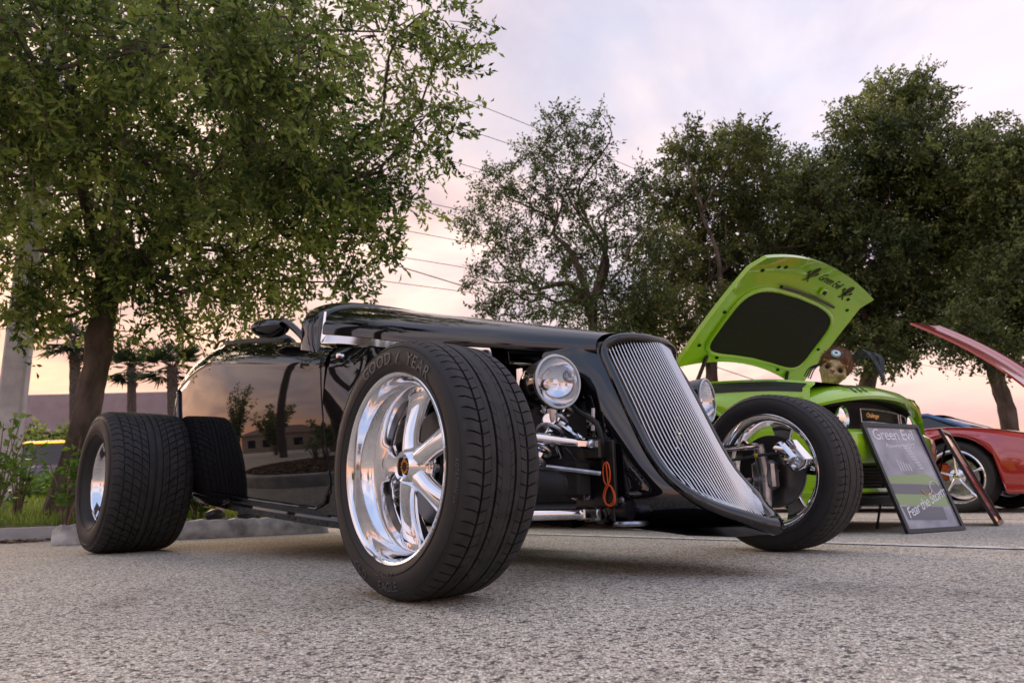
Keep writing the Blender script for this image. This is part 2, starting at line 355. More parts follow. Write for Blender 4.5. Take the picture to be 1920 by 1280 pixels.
def make_wheel(kind, parent):
    front = kind == 'front'
    if front:
        Rt, W2, lip, yl, hub_y, rim_y, r_in = .3157, .1175, .2345, -.104, -.068, -.012, .186
    else:
        Rt, W2, lip, yl, hub_y, rim_y, r_in = .364, .2043, .213, -.150, -.095, -.03, .172
    yi = .104 if front else .165
    # rim barrel: the wheel itself
    pr = [(lip-.006, yl+.012), (lip, yl+.004), (lip+.0015, yl), (lip-.003, yl-.004), (lip-.010, yl-.002), (lip-.014, yl+.006), (lip-.0155, yl+.024), (lip-.020, yl+.034), (lip-.0225, yl+.046), (lip-.030, yl+.054), (lip-.034, yl+.062), (r_in+.012, rim_y-.012), (r_in+.006, rim_y+.006), (r_in+.006, rim_y+.02), (r_in+.013, rim_y+.03), (r_in+.016, yi-.03), (lip-.012, yi-.006), (lip, yi), (lip-.004, yi+.002), (lip+.001, yi-.012)]
    whl = G().lathe(pr, 96).obj('wheel', M['chrome'], parent, angle=50)
    # carcass
    sb = W2; bead = lip-.004
    if front:
        cp = [(bead-.006, -.098), (bead+.004, -.107), (bead+.014, -.1145), (.268, -sb), (.288, -.1145), (.300, -.108), (.3062, -.099), (.3070, -.09), (.3085, 0)]
        crown = lambda y: .0012*(abs(y)/.06)**2+.012*max(0, (abs(y)-.085)/.022)**2
    else:
        cp = [(bead-.006, -.150), (bead+.006, -.166), (bead+.02, -.184), (.268, -sb), (.305, -.2025), (.334, -.194), (.348, -.182), (.3535, -.168), (.3555, 0)]
        crown = lambda y: .003*(abs(y)/.16)**2+.014*max(0, (abs(y)-.15)/.04)**2
    full = cp+[(r, -y) for r, y in cp[::-1][1:]]
    ty = G().lathe(full, 96).obj('tyre', M['rubber'], whl, angle=60)
    for s in (-1, 1):  # moulded rings on the sidewall
        for rr, yy, q in (((.252, .1162, .0014), (.2955, .1112, .0016)) if front else ((.245, .199, .002), (.318, .1995, .002))):
            G().tube([(rr*math.cos(a), s*yy, rr*math.sin(a)) for a in lin(0, 2*math.pi, 97)[:-1]], q, 5, closed=True).obj('sidewall_ring', M['rubber'], ty)
    g = G()
    if front:
        nb = 70
        for s in (-1, 1):
            band(g, Rt, .0075, s*.066, s*.1085, nb, .15, .022, 0, .012, crown, 4)
            band(g, Rt, .0075, s*.0425, s*.0600, nb, .10, -.02, .02, 0, crown, 2)
            rib(g, Rt, .0075, *sorted((s*.0290, s*.0424)), crown)
            band(g, Rt, .0075, s*.0125, s*.0232, nb, .07, .03, .05, 0, crown, 2)
        rib(g, Rt, .0075, -.0124, .0124, crown)
    else:
        nb = 58
        for s in (-1, 1):
            band(g, Rt, .007, s*.150, s*.193, nb, .14, .03, 0, .02, crown, 4)
            band(g, Rt, .007, s*.108, s*.144, nb, .16, .06, .02, .02, crown, 4)
            band(g, Rt, .007, s*.068, s*.103, nb, .16, .07, .06, .015, crown, 4)
            band(g, Rt, .007, s*.036, s*.063, nb, .13, .075, .10, 0, crown, 3)
            rib(g, Rt, .007, *sorted((s*.006, s*.031)), crown)
    g.obj('tread', M['tread'], ty, angle=30, kind='stuff')
    # spokes and hub
    for k in range(5):
        a = math.pi/2+k*2*math.pi/5+(.22 if front else 0)
        if front: spoke_mesh(a, .030, r_in+.008, hub_y+.012, rim_y+.006, .027, .0245, .041, .024).obj('spoke', M['chrome'], whl, angle=70)
        else: spoke_mesh(a, .045, r_in+.008, hub_y+.012, rim_y+.006, .026, .024, .036, .022).obj('spoke', M['chrome'], whl, angle=70)
    G().lathe([(.0, hub_y+.005), (.026, hub_y+.005), (.028, hub_y-.006), (.034, hub_y-.010), (.040, hub_y-.004), (.048, hub_y+.012), (.062, hub_y+.03), (.064, hub_y+.05), (0, hub_y+.05)], 40).obj('hub', M['chrome'], whl, angle=40)
    hc = G().lathe([(0, hub_y-.001), (.018, hub_y-.001), (.021, hub_y+.004)], 32).obj('hub_cap', M['flat'], whl)
    gm = pm('gold_emblem', (.75, .30, .03), .35, .4)
    for k in range(12):
        a = k*math.pi/6
        G().box((.0145*math.cos(a), hub_y-.0016, .0145*math.sin(a)), (.006, .0012, .0042), Matrix.Rotation(-a, 3, 'Y')).obj('emblem_bar', gm, hc, smooth=False)
    for k in range(5):
        a = math.pi/2+(k+.5)*2*math.pi/5+(.22 if front else 0)
        G().lathe([(.0, -.012), (.009, -.012), (.011, -.006), (.011, .02)], 12, Matrix.Translation((.052*math.cos(a), hub_y+.042, .052*math.sin(a)))).obj('wheel_nut', M['steel'], whl)
    # brake disc behind the spokes
    G().lathe([(.05, .03), (.145, .03), (.147, .034), (.147, .050), (.145, .054), (.05, .054), (.05, .03)], 56).obj('brake_disc', pm('dark_iron', (.16, .155, .15), .35, 1), whl, angle=30)
    G().lathe([(0, .0), (.055, .0), (.06, .012), (.06, .062), (.030, .068), (.028, .085), (0, .085)], 36).obj('brake_hub', M['satin'], whl, angle=30)
    for k in range(6): G().lathe([(0, 0), (.006, 0), (.006, -.012), (0, -.012)], 8, Matrix.Translation((.045*math.cos(k*1.047), .076, .045*math.sin(k*1.047)))).obj('hub_bolt', M['chrome'], whl)
    # valve
    G().tube([(.14, -.02, -.13), (.135, -.045, -.128)], .004, 8).obj('valve_stem', M['steel'], whl)
    if front:
        def sy(r): return -(cr(r, [.2345, .244, .268, .288, .300], [.109, .1152, .1178, .1150, .1085]))
        arc_text('GOOD', .043, .2540, -.235, sy, -1, 'tyre_lettering', ty, 1.05); arc_text('YEAR', .043, .2540, .52, sy, -1, 'tyre_lettering', ty, 1.08)
        g = G()  # winged foot between the two words
        pts = [(-.006, .0), (.0, .002), (.003, .012), (.010, .030), (.004, .026), (-.003, .014)]
        g.add([((.2535+v)*math.sin(u/.26+.15), sy(.2535+v)-.001, (.2535+v)*math.cos(u/.26+.15)) for u, v in pts], [tuple(range(6))]); g.obj('tyre_lettering', M['letter'], ty, smooth=False)
        arc_text('EAGLE', .030, .2895, math.pi-.02, sy, -1, 'tyre_lettering', ty, 1.05, True); arc_text('GS-D', .030, .2895, math.pi+.48, sy, -1, 'tyre_lettering', ty, 1.05, True)
        arc_text('225/45ZR17', .017, .2590, math.pi+.06, sy, -1, 'tyre_lettering', ty, 1.0, True)
        arc_text('ROTATION >>', .012, .284, 1.72, sy, -1, 'tyre_lettering', ty, 1.25)
        arc_text('DOT  HES1  EBL  DLT', .007, .2475, .10, sy, -1, 'tyre_lettering', ty, 1.1)
    return whl
# ================================================================== black hot rod
rod = empty('hot_rod', (CX, CY, 0), YAW)
tag(rod, 'black open hot rod roadster with exposed front suspension and tall slanted metal bar grille', 'car')
fr = make_wheel('front', rod); fr.location = (0, -.8935, .3157); fr.rotation_euler = (0, 0, R(-3.0))
fl = dup(fr, rod); fl.location = (0, .8935, .3157); fl.rotation_euler = (0, 0, R(180-2.4))
rr_ = make_wheel('rear', rod); rr_.location = (-2.788, -.7945, .364)
rl_ = dup(rr_, rod); rl_.location = (-2.788, .7945, .364); rl_.rotation_euler = (0, 0, math.pi)
# ---- body surface functions
XS = [-3.45, -3.25, -3.0, -2.7, -2.35, -2.0, -1.6, -1.15, -.7]
def wv(x): return cr(x, XS, [.20, .44, .545, .597, .628, .640, .624, .588, .535])
def zs(x): return cr(x, XS, [.60, .46, .37, .325, .288, .257, .222, .186, .155])
def zb(x): return cr(x, XS, [.66, .76, .85, .915, .945, .905, .846, .782, .74])
def zt(x): return cr(x, XS, [.73, .84, .95, 1.03, 1.052, 1.010, .945, .868, .80])
def by(x, z):
    zc = .60+.10*(-1.15-x)*.6; y = wv(x)-(z-zc)**2/(2*2.3)
    b_ = zb(x)
    y += .006*math.exp(-((z-b_)/.0065)**2)
    if z > b_+.008:
        t = (z-b_-.008)/max(zt(x)-b_-.008, .01); y -= .058*t**2.2
    return -y
def section(x, deck):
    s0, b_, t_ = zs(x), zb(x), zt(x); P = [(by(x, s0)+.10, s0-.035), (by(x, s0)+.03, s0-.03), (by(x, s0)+.008, s0-.012)]
    for z in lin(s0, b_-.022, 12)+[b_-.014, b_-.009, b_-.006, b_-.003, b_, b_+.003, b_+.006, b_+.009, b_+.014]+lin(b_+.025, t_, 8): P.append((by(x, z), z))
    e = -by(x, t_)
    P += [(-e+.006, t_+.006), (-e+.02, t_+.010)]
    P += [(-e*.9, t_+.018), (-e*.7, t_+.03), (-e*.4, t_+.042), (0, t_+.046)] if deck else [(-e+.045, t_+.004), (-e+.055, t_-.03), (-e+.06, s0+.1), (0, s0+.08)]
    return P
g = G(); sts = [(x, True) for x in lin(-3.45, -2.36, 24)]+[(x, False) for x in lin(-2.355, -1.13, 26)]
rows = []
for x, dk in sts:
    P = section(x, dk); rows.append([(x, y, z) for y, z in P]+[(x, -y, z) for y, z in P[::-1][1:]])
g.grid(rows).obj('body', M['paint'], rod, angle=30)
# seat, headrests and cockpit trim
for s in (-1, 1):
    g = G()
    rows = []
    for t in lin(0, 1, 9):
        z = .42+.60*t; x = -2.08-.20*t; wd = cr(t, [0, .3, .7, 1], [.19, .21, .20, .12])
        rows.append([(x-.05, s*.27-wd, z), (x+.05, s*.27-wd, z), (x+.085, s*.27-wd*.7, z), (x+.04, s*.27, z), (x+.085, s*.27+wd*.7, z), (x+.05, s*.27+wd, z), (x-.05, s*.27+wd, z)])
    g.grid(rows, True); g.ball((-2.24, s*.27, 1.075), (.05, .12, .075)); g.box((-1.85, s*.27, .40), (.5, .42, .14), bev=.04)
    g.obj('seat', M['leather'], rod)
g = G(); pts = [(x, by(x, zt(x))+.035, zt(x)+.012) for x in lin(-1.62, -2.33, 14)]+[(-2.37, y, zt(-2.36)+.02+.02*(1-(y/.6)**2)) for y in lin(-.5, .5, 9)]+[(x, -by(x, zt(x))-.035, zt(x)+.012) for x in lin(-2.33, -1.62, 14)]
g.tube(pts, .022, 8).obj('cockpit_trim', M['leather'], rod)
G().tube([(-1.60+.17*math.cos(a)*.35, .27+.17*math.sin(a), .92+.17*math.cos(a)*.93) for a in lin(0, 2*math.pi, 33)[:-1]], .014, 8, closed=True).obj('steering_wheel', M['leather'], rod)
# door skins stand 3 mm proud
for s in (1, -1):
    nx, nz_ = 34, 30; rows = []
    for j in range(nz_+1):
        v = j/nz_; row = []
        for i in range(nx+1):
            u = i/nx; u = 1-(1-u)**1.25
            x0, x1 = -2.245, -1.165
            x = x0+(x1-x0)*u
            lo = zs(x)+.030; d_ = (x1+.10*.0-x); rr = .10
            if d_ < rr: lo += rr-math.sqrt(max(rr*rr-(rr-d_)**2, 0))
            dz = zt(x)-lo
            zz = lo+dz*v
            if v > .75: zz = lo+dz*(.75+(v-.75))
            x += max(0, (.80-zz))*.17*u**3
            row.append((x, s*(by(x, zz)-.0035) if s == 1 else -(by(x, zz)-.0035), zz))
        rows.append(row)
    g = G().grid(rows)
    edge = rows[0]+[r[-1] for r in rows[1:]]+rows[-1][::-1][1:]+[r[0] for r in rows[::-1]][1:-1]
    inner = [(x, y*.978, z) for x, y, z in edge]
    g.grid([edge, inner], True); dr = g.obj('door', M['paint'], rod, angle=30)
    G().tube([(x, (s*1.0)*(by(x, zs(x)+.02)-.004), zs(x)+.018) for x in lin(-2.2, -1.2, 20)]+[(-1.13, s*(by(-1.13, .26)-.004), zs(-1.13)+.045), (-1.09, s*(by(-1.09, .3)-.002), .30)], .0055, 8).obj('door_edge_bead', M['chrome'] if False else M['paint'], dr)
    # crease ahead of the rear wheel
    cpts = curve_pts([(-2.86, s*(by(-2.86, .87)-.004), .88), (-2.80, s*(by(-2.80, .80)-.006), .80), (-2.68, s*(by(-2.68, .6)-.006), .58), (-2.57, s*(by(-2.57, .36)-.004), .35)], 20)
    G().tube(cpts, [.004]+[.010]*18+[.004], 8).obj('body_crease', M['paint'], rod)
    # rocker under the door
    rows = []
    for x in lin(-2.50, -.72, 26):
        y = by(x, zs(x)); z = zs(x)
        rows.append([(x, s*(y+.010), z-.004), (x, s*(y+.004), z-.022), (x, s*(y+.02), z-.05), (x, s*(y+.09), z-.058), (x, s*(y+.1), z-.004)])
    G().grid(rows, True).obj('rocker_panel', M['paint'], rod)
    flat_text('33', .035, lambda u, v, d, s=s: (-2.02-s*-u if s == 1 else -2.02-u, s*(by(-2.02, zs(-2.02))-.001)-s*d*1.0, zs(-2.02)-.030+v), 'sill_script', M['chrome'], rod, .4)
# cowl sides: from the door forward to the open engine bay
HX = [-1.38, -1.22, -.95, -.72, -.37, -.19, 0.0, .06]
def hw(x): return cr(x, HX, [.556, .542, .508, .470, .388, .315, .215, .190])
def hl(x): return cr(x, HX, [.955, .925, .868, .815, .752, .722, .694, .686])
def hc_(x): return .770-.262*x
def hood_pt(x, t, off=0):
    """t 0..1 from the near lower edge over the crown to the far one"""
    a = math.pi*(1-t); c, s_ = math.cos(a), math.sin(a); e = .62
    yy = (abs(c)**e)*math.copysign(1, c)*(hw(x)+off); zz = hl(x)+(hc_(x)-hl(x)+off)*abs(s_)**.72
    return (x, yy, zz)
for s in (-1, 1):
    rows = []
    for x in lin(-1.19, -.66, 16):
        top = hl(x)-.034
        q = -by(x, .5)
        rows.append([(x, s*(-by(x, z)*(1-tt)+(hw(x)-.004)*tt), z) for z, tt in [(zs(x)+(top-zs(x))*k/13, max(0, (k/13-.55)/.45)**1.6*min(1, (x+1.19)/.25)) for k in range(14)]])
    rows.append([(x+.004, y*.9, z) for x, y, z in rows[-1]])
    G().grid(rows).obj('cowl_side', M['paint'], rod)
    # polished flange under the hood edge, turned up along the cowl hoop
    rows = []
    for t in lin(0, 1, 26):
        if t < .2: x = -1.232+.006*t/.2; z1 = hl(-1.22)+.10*(1-t/.2); wd = .016; y = hw(-1.22)-.012*(1-t/.2)
        else:
            x = -1.226+(t-.2)/.8*.62; z1 = hl(x)-.002; wd = .034-.012*(t-.2); y = hw(x)
        if t < .2: rows.append([(x-.005, s*(y+.004), z1), (x+.006, s*(y-.001), z1)])
        else: rows.append([(x-.012*(1-t), s*(y+.006), z1-wd), (x, s*(y-.004), z1)])
    G().grid(rows).obj('hood_flange', M['chrome'], rod)
    # door latch knob
    G().lathe([(0, -.022), (.010, -.020), (.011, -.008), (.006, -.004), (.009, 0), (.009, .006)], 14, Matrix.Translation((-1.04, -.556, .80)) if s == -1 else Matrix.Translation((-1.04, .556, .80)) @ Matrix.Rotation(math.pi, 4, 'Z')).obj('hood_pin', M['chrome'], rod)
# cowl hoop
rows = []
for x, o_ in ((-1.365, -.03), (-1.385, -.014), (-1.390, 0), (-1.382, .008), (-1.36, .012), (-1.30, .012), (-1.255, .010), (-1.243, .002), (-1.240, -.012)):
    r_ = [hood_pt(x, t, o_) for t in lin(0, 1, 41)]
    a, b = r_[0], r_[-1]
    low = [(a[0]+.02*k, -abs(a[1])*(1-k)+(by(-1.2, .82)+.004)*k, a[2]+(.80-a[2])*k) for k in (1, .75, .5, .25)]
    rows.append(low+r_+[(p[0], -p[1], p[2]) for p in low[::-1]])
G().grid(rows).obj('cowl_hoop', M['paint'], rod, angle=50)
# hood: a top panel with rolled edge
rows = []
for x in lin(-1.234, -.005, 36):
    up = [hood_pt(x, t) for t in lin(0, 1, 49)]; lo = [(p[0], p[1]*.972, p[2]-.006) for p in up[::-1]]
    rows.append(up+[(x, hw(x)*.985, hl(x)-.006)]+lo+[(x, -hw(x)*.985, hl(x)-.006)])
g = G().grid(rows, True); n = len(rows[0]); b = len(g.v)
g.obj('hood', M['paint'], rod, angle=50)
# ---- grille shell
EZ = [.115, .15, .178, .228, .36, .54, .70, .76]
def xe(z): return cr(z, EZ, [.44, .41, .39, .297, .174, .084, .010, -.01])      # frame edge, side view
def xr(z): return .369+(z-.174)*(.097-.369)/(.722-.174)                          # centre ridge
FRM = [(.075, 0, .742), (.070, .06, .744), (.045, .13, .742), (.02, .172, .728), (.006, .192, .695), (.044, .202, .62), (.084, .205, .54), (.128, .205, .45), (.174, .202, .36), (.228, .193, .285), (.297, .169, .225), (.345, .125, .190), (.395, .075, .165), (.432, .03, .145), (.445, 0, .138)]
fp = curve_pts(FRM, 60)
for s in (-1, 1):
    q = [(p[0], s*p[1], p[2]) for p in fp]
    G().tube(q, [.016+.010*max(0, (i-40)/20) for i in range(60)], 12).obj('grille_surround', M['paint'], rod)
    # side of the shell: from the frame back to the open bay
    rows = []
    for i, p in enumerate(fp):
        t = i/59
        zf = p[2]; lowk = min(1, max(0, (.30-zf)/.16))
        bz = zf+(.125-zf)*lowk if zf < .30 else (zf if zf < .66 else min(zf, .715)); bx = cr(zf, [.13, .30, .55, .62, .70, .745], [.02, -.02, -.03, -.08, -.17, -.02])
        byy = .258*min(1, p[1]/.186)**.7 if zf < .60 else cr(zf, [.60, .70, .73, .745], [.262, .300, .24, .17])*min(1, p[1]/.17)**.5
        r_ = []
        for k in range(9):
            u = k/8; bulge = math.sin(u*math.pi)*.012
            r_.append((p[0]+(bx-p[0])*u, s*(p[1]+(byy-p[1])*(u**.8)+bulge), p[2]+(bz-p[2])*u))
        rows.append(r_)
    G().grid(rows).obj('grille_shell_side', M['paint'], rod, angle=60)
# bottom pan of the nose
rows = [[(x, y*ww, z) for y in lin(-1, 1, 9)] for x, ww, z in ((.44, .012, .118), (.38, .10, .112), (.28, .185, .118), (.15, .225, .135), (0, .245, .15), (-.15, .25, .15))]
G().grid(rows).obj('nose_pan', M['satin'], rod)
# bars
def frame_w(z): # half width of the opening at height z
    return cr(z, [.138, .150, .165, .190, .225, .285, .36, .54, .70, .73, .742], [0, .03, .075, .127, .168, .190, .197, .199, .188, .160, .06])
nb = 39
for k in range(nb):
    y = -.188+.376*k/(nb-1); ay = abs(y)
    ztop = .737-.30*max(0, ay-.13)**1.2*2; zbot = .150+.012
    zz = [z for z in lin(.145, .74, 120) if frame_w(z) >= ay]
    zbot, ztop = (min(zz)+.004, max(zz)-.002) if zz else (.2, .7)
    pts = []
    for z in lin(zbot, ztop, 16):
        fw = max(frame_w(z), .02); u = min(1, ay/max(fw, .195 if z > .25 else fw))**1.6
        x = xr(z)*(1-u)+xe(z)*u
        pts.append((x-.004, y, z))
    G().tube(pts, .0023, 6).obj('grille_bar', M['bar'], rod)
# radiator and engine seen through the bars
rad = noisy(pm('radiator_core', (.05, .05, .055), .5, .6), 60, (.02, .02, .022), (.10, .10, .105), stretch=(1, 1, 8))
G().box((-.03, 0, .45), (.05, .37, .50), bev=.01).obj('radiator', rad, rod)
G().lathe([(.0, -.01), (.13, -.01), (.135, .0), (.13, .01)], 32, Matrix.Translation((-.075, 0, .42)) @ Matrix.Rotation(R(90), 4, 'Z')).obj('cooling_fan', M['flat'], rod)
g = G(); g.box((-.62, 0, .42), (.62, .34, .34), bev=.04); g.box((-.62, -.16, .60), (.52, .14, .10), Matrix.Rotation(R(30), 3, 'X'), .03); g.box((-.62, .16, .60), (.52, .14, .10), Matrix.Rotation(R(-30), 3, 'X'), .03)
g.obj('engine_block', M['satin'], rod)
G().box((-.62, 0, .655), (.40, .16, .05), bev=.02).obj('intake_manifold', M['steel'], rod)
G().box((-1.0, 0, .50), (.03, .92, .70)).obj('firewall', M['satin'], rod)
for s in (-1, 1):
    G().box((-.50, s*.215, .335), (.95, .012, .35)).obj('bay_shade_panel', M['flat'], rod)  # black sheet added to keep the bay behind the suspension dark
    G().tube([(-2.7, s*.34, .24), (-1.2, s*.34, .19), (-.6, s*.28, .19), (.12, s*.24, .19)], .03, 10).obj('frame_rail', M['satin'], rod)
G().box((0.0, 0, .215), (.14, .56, .11), bev=.02).obj('front_crossmember', M['satin'], rod)
# headlights
refl = pm('lamp_reflector', (.80, .82, .86), .10, 1)
for s in (-1, 1):
    T = Matrix.Translation((-.008, s*.405, .577)) @ Matrix.Rotation(R(-90+s*12), 4, 'Z')   # local +y looks forward
    hd = G().lathe([(.0, -.165), (.022, -.162), (.045, -.147), (.064, -.115), (.077, -.070), (.0835, -.02), (.085, 0.0), (.086, .006), (.083, .010), (.079, .008)], 40, T @ Matrix.Rotation(math.pi, 4, 'Z') @ Matrix.Scale(-1, 4, (0, 1, 0)) if False else T @ Matrix.Rotation(0, 4, 'Z')).obj('headlight', M['paint'], rod, angle=50)
    G().lathe([(.0, -.052), (.03, -.047), (.055, -.032), (.072, -.006), (.0775, .008)], 40, T).obj('reflector', refl, hd)
    G().lathe([(.0, .028), (.03, .026), (.055, .020), (.070, .013), (.0775, .006), (.0775, .003), (.068, .009), (.05, .016), (.0, .024)], 40, T).obj('lens', M['lens'], hd)
    G().lathe([(.0, -.004), (.010, -.006), (.015, -.018), (.015, -.045)], 20, T).obj('bulb_shield', M['chrome'], hd)
    G().tube([T @ Vector((.0795*math.cos(a), .009, .0795*math.sin(a))) for a in lin(0, 2*math.pi, 49)[:-1]], .0042, 8, closed=True).obj('lens_rim', pm('frosted_rim', (.62, .66, .68), .25), hd)
    G().tube([(-.02, s*.415, .50), (-.02, s*.415, .44), (-.03, s*.36, .40), (-.03, s*.26, .40)], .012, 8).obj('headlight_bracket', M['satin'], hd)
    G().lathe([(.0, -.022), (.014, -.022), (.016, -.01), (.016, .02), (0, .02)], 6, Matrix.Translation((-.02, s*.415, .475)) @ Matrix.Rotation(R(90), 4, 'X')).obj('bracket_nut', M['steel'], hd)
# front suspension, both sides
for s in (-1, 1):
    def P(x, y, z): return (x, s*y, z)
    ua = G(); ua.tube([P(.035, .33, .388), P(.0, .74, .415)], .0135, 10)
    o = ua.obj('upper_control_arm', M['chrome'], rod)
    G().tube([P(-.26, .33, .395), P(-.02, .73, .413)], .0135, 10).obj('upper_control_arm', M['chrome'], rod)
    for x in (.035, -.26):
        g = G(); g.box(P(x, .355, .388), (.030, .05, .026), bev=.005); g.lathe([(0, -.019), (.013, -.019), (.017, -.010), (.017, .010), (.013, .019), (0, .019)], 14, Matrix.Translation(P(x, .315, .388)) @ Matrix.Rotation(R(90), 4, 'Z')); g.obj('rod_end', M['chrome'], rod)
        G().lathe([(0, -.03), (.011, -.03), (.011, .03), (0, .03)], 6, Matrix.Translation(P(x, .315, .388)) @ Matrix.Rotation(R(90), 4, 'Z')).obj('rod_end_bolt', M['steel'], rod)
        G().box(P(x, .285, .375), (.07, .05, .07), bev=.008).obj('arm_bracket', M['satin'], rod)
    G().tube([P(.03, .32, .183), P(.0, .77, .190)], .0165, 10).obj('lower_control_arm', M['chrome'], rod)
    G().tube([P(-.32, .32, .178), P(-.02, .76, .188)], .0165, 10).obj('lower_control_arm', M['chrome'], rod)
    g = G(); g.box(P(.03, .34, .184), (.045, .06, .036), bev=.006); g.lathe([(0, -.026), (.018, -.026), (.023, -.012), (.023, .012), (.018, .026), (0, .026)], 14, Matrix.Translation(P(.03, .295, .183)) @ Matrix.Rotation(R(90), 4, 'Z')); g.obj('rod_end', M['chrome'], rod)
    G().tube([P(.03, .28, .183), P(.03, .20, .19)], .032, 12).obj('arm_bushing', M['satin'], rod)
    # coil-over: body, spring
    a, b = Vector(P(-.03, .60, .21)), Vector(P(-.03, .31, .56))
    G().tube([a, a.lerp(b, .55)], .023, 12).obj('shock_absorber', M['chrome'], rod)
    G().tube([a.lerp(b, .5), b], .012, 10).obj('shock_rod', M['chrome'], rod)
    ax = (b-a).normalized(); u = ax.cross(Vector((1, 0, 0))).normalized(); vv = ax.cross(u)
    G().tube([a.lerp(b, .12+.72*k/120)+(u*math.cos(k*.42)+vv*math.sin(k*.42))*.036 for k in range(121)], .0055, 6).obj('coil_spring', M['steel'], rod)
    # steering rack boot
    prof = [(.012, 0), (.026, .004), (.036, .012)]+[(.040 if k % 2 else .031, .02+.009*k) for k in range(12)]+[(.030, .135), (.030, .15)]
    G().lathe([(r, -y) for r, y in prof], 24, Matrix.Translation(P(.0, .56, .270)) @ Matrix.Rotation(math.pi if s == -1 else 0, 4, 'Z')).obj('steering_boot', M['rubber'], rod, angle=60)
    G().tube([P(-.03, .49, .27), P(-.06, .78, .285)], .009, 8).obj('tie_rod', M['steel'], rod)
    # upright and caliper
    g = G(); g.tube([P(0, .775, .18), P(0, .79, .30), P(0, .755, .42)], [.022, .032, .02], 10); g.box(P(0, .79, .30), (.10, .05, .12), bev=.015); g.obj('steering_knuckle', M['steel'], rod)
    g = G(); g.box(P(.105, .845, .375), (.075, .085, .13), Matrix.Rotation(R(-38), 3, 'Y'), .014); g.box(P(.085, .795, .385), (.045, .03, .10), Matrix.Rotation(R(-38), 3, 'Y'), .01)
    cal = g.obj('brake_caliper', M['chrome'], rod)
    for q in (-.03, .03):
        G().lathe([(0, -.008), (.010, -.008), (.010, .008), (0, .008)], 10, Matrix.Translation(P(.105+q*.6, .80, .375+q))).obj('caliper_bolt', M['steel'], cal)
    G().tube(curve_pts([P(-.10, .30, .36), P(-.06, .48, .345), P(.0, .62, .365), P(.06, .72, .38), P(.09, .80, .385)], 18), .0055, 8).obj('brake_hose', M['flat'], rod)
    G().lathe([(0, -.012), (.008, -.012), (.008, .012), (0, .012)], 8, Matrix.Translation(P(.03, .675, .375))).obj('hose_fitting', pm('yellow_zinc', (.75, .55, .05), .4, .5), rod)
    G().box(P(-.01, .33, .285), (.07, .06, .11), bev=.01).obj('relay_box', M['flat'], rod)
    for q in (0, .05):
        G().tube([P(.03+q, .27, .16), P(.03+q, .27, .36)], .006, 8).obj('bracing_tube', M['satin'], rod)
    G().tube([P(-.06, .42, .50), P(.0, .30, .40)], .010, 8).obj('bracing_tube', M['chrome'], rod)
    G().tube([P(.03, .285, .50), P(.03, .29, .43)], .007, 8).obj('adjuster_bolt', M['steel'], rod)
    G().lathe([(0, -.007), (.012, -.007), (.012, .007), (0, .007)], 6, Matrix.Translation(P(.03, .288, .455)) @ Matrix.Rotation(R(90), 4, 'X')).obj('adjuster_nut', M['steel'], rod)
    G().lathe([(0, -.007), (.05, -.007), (.055, 0), (.05, .007), (0, .007)], 24, Matrix.Translation(P(.115, .235, .152)) @ Matrix.Rotation(R(90), 4, 'X')).obj('tow_disc', M['steel'], rod)
for s in (-1, 1):
    def P(x, y, z): return (x, s*y, z)
    G().tube([P(-.10, .34, .455), P(-.02, .43, .462)], .019, 14).obj('shock_reservoir', M['chrome'], rod)
    G().tube(curve_pts([P(-.12, .30, .60), P(-.02, .31, .50), P(.06, .30, .44), P(.05, .27, .30), P(.04, .26, .18)], 20), .009, 8).obj('coolant_hose', M['rubber'], rod)
    G().tube(curve_pts([P(-.22, .27, .52), P(-.10, .36, .44), P(.0, .34, .34), P(.02, .33, .22)], 16), .005, 8).obj('wiring_loom', M['satin'], rod)
    G().tube(curve_pts([P(-.30, .26, .64), P(-.12, .33, .56), P(-.03, .36, .50)], 12), .0045, 8).obj('wiring_loom', M['satin'], rod)
    for k, (x, y, z) in enumerate(((.062, .272, .395), (.062, .272, .350), (.10, .262, .22), (.0, .30, .235), (-.05, .30, .235))):
        G().lathe([(0, -.006), (.009, -.006), (.009, .004), (.012, .004), (.012, .007), (0, .007)], 8, Matrix.Translation(P(x, y, z))).obj('bolt', M['steel'], rod)
    G().box(P(.02, .275, .30), (.16, .014, .20), bev=.004).obj('shock_tower_plate', M['satin'], rod)
    G().tube([P(-.02, .47, .55), P(-.10, .30, .36)], .011, 10).obj('diagonal_link', M['chrome'], rod)
    G().tube([P(-.10, .56, .34), P(.06, .30, .30)], .008, 8).obj('sway_bar_link', M['steel'], rod)
G().ball((-.24, -.13, .655), (.13, .13, .06)).obj('air_cleaner', M['paint'], rod)
G().box((-.30, -.275, .635), (.03, .025, .085), bev=.006).obj('hose_clamp', M['chrome'], rod)
G().box((-.36, -.275, .625), (.03, .025, .085), bev=.006).obj('hose_clamp', M['chrome'], rod)
# orange wiring loop on the near side
lp = [(.072+.014*math.sin(a), -.285, .300+.034*math.cos(a)) for a in lin(0, 2*math.pi, 20)]+[(.076+.013*math.sin(a)*(1.5-.5*math.cos(a)), -.285, .238+.030*math.cos(a)) for a in lin(0, 2*math.pi, 20)]
G().tube(lp, .0022, 6).obj('wiring_loop', M['orange'], rod)
G().tube([(p[0]+.008, p[1]-.004, p[2]*1.0-.004) for p in lp[20:]], .0022, 6).obj('wiring_loop', M['orange'], rod)
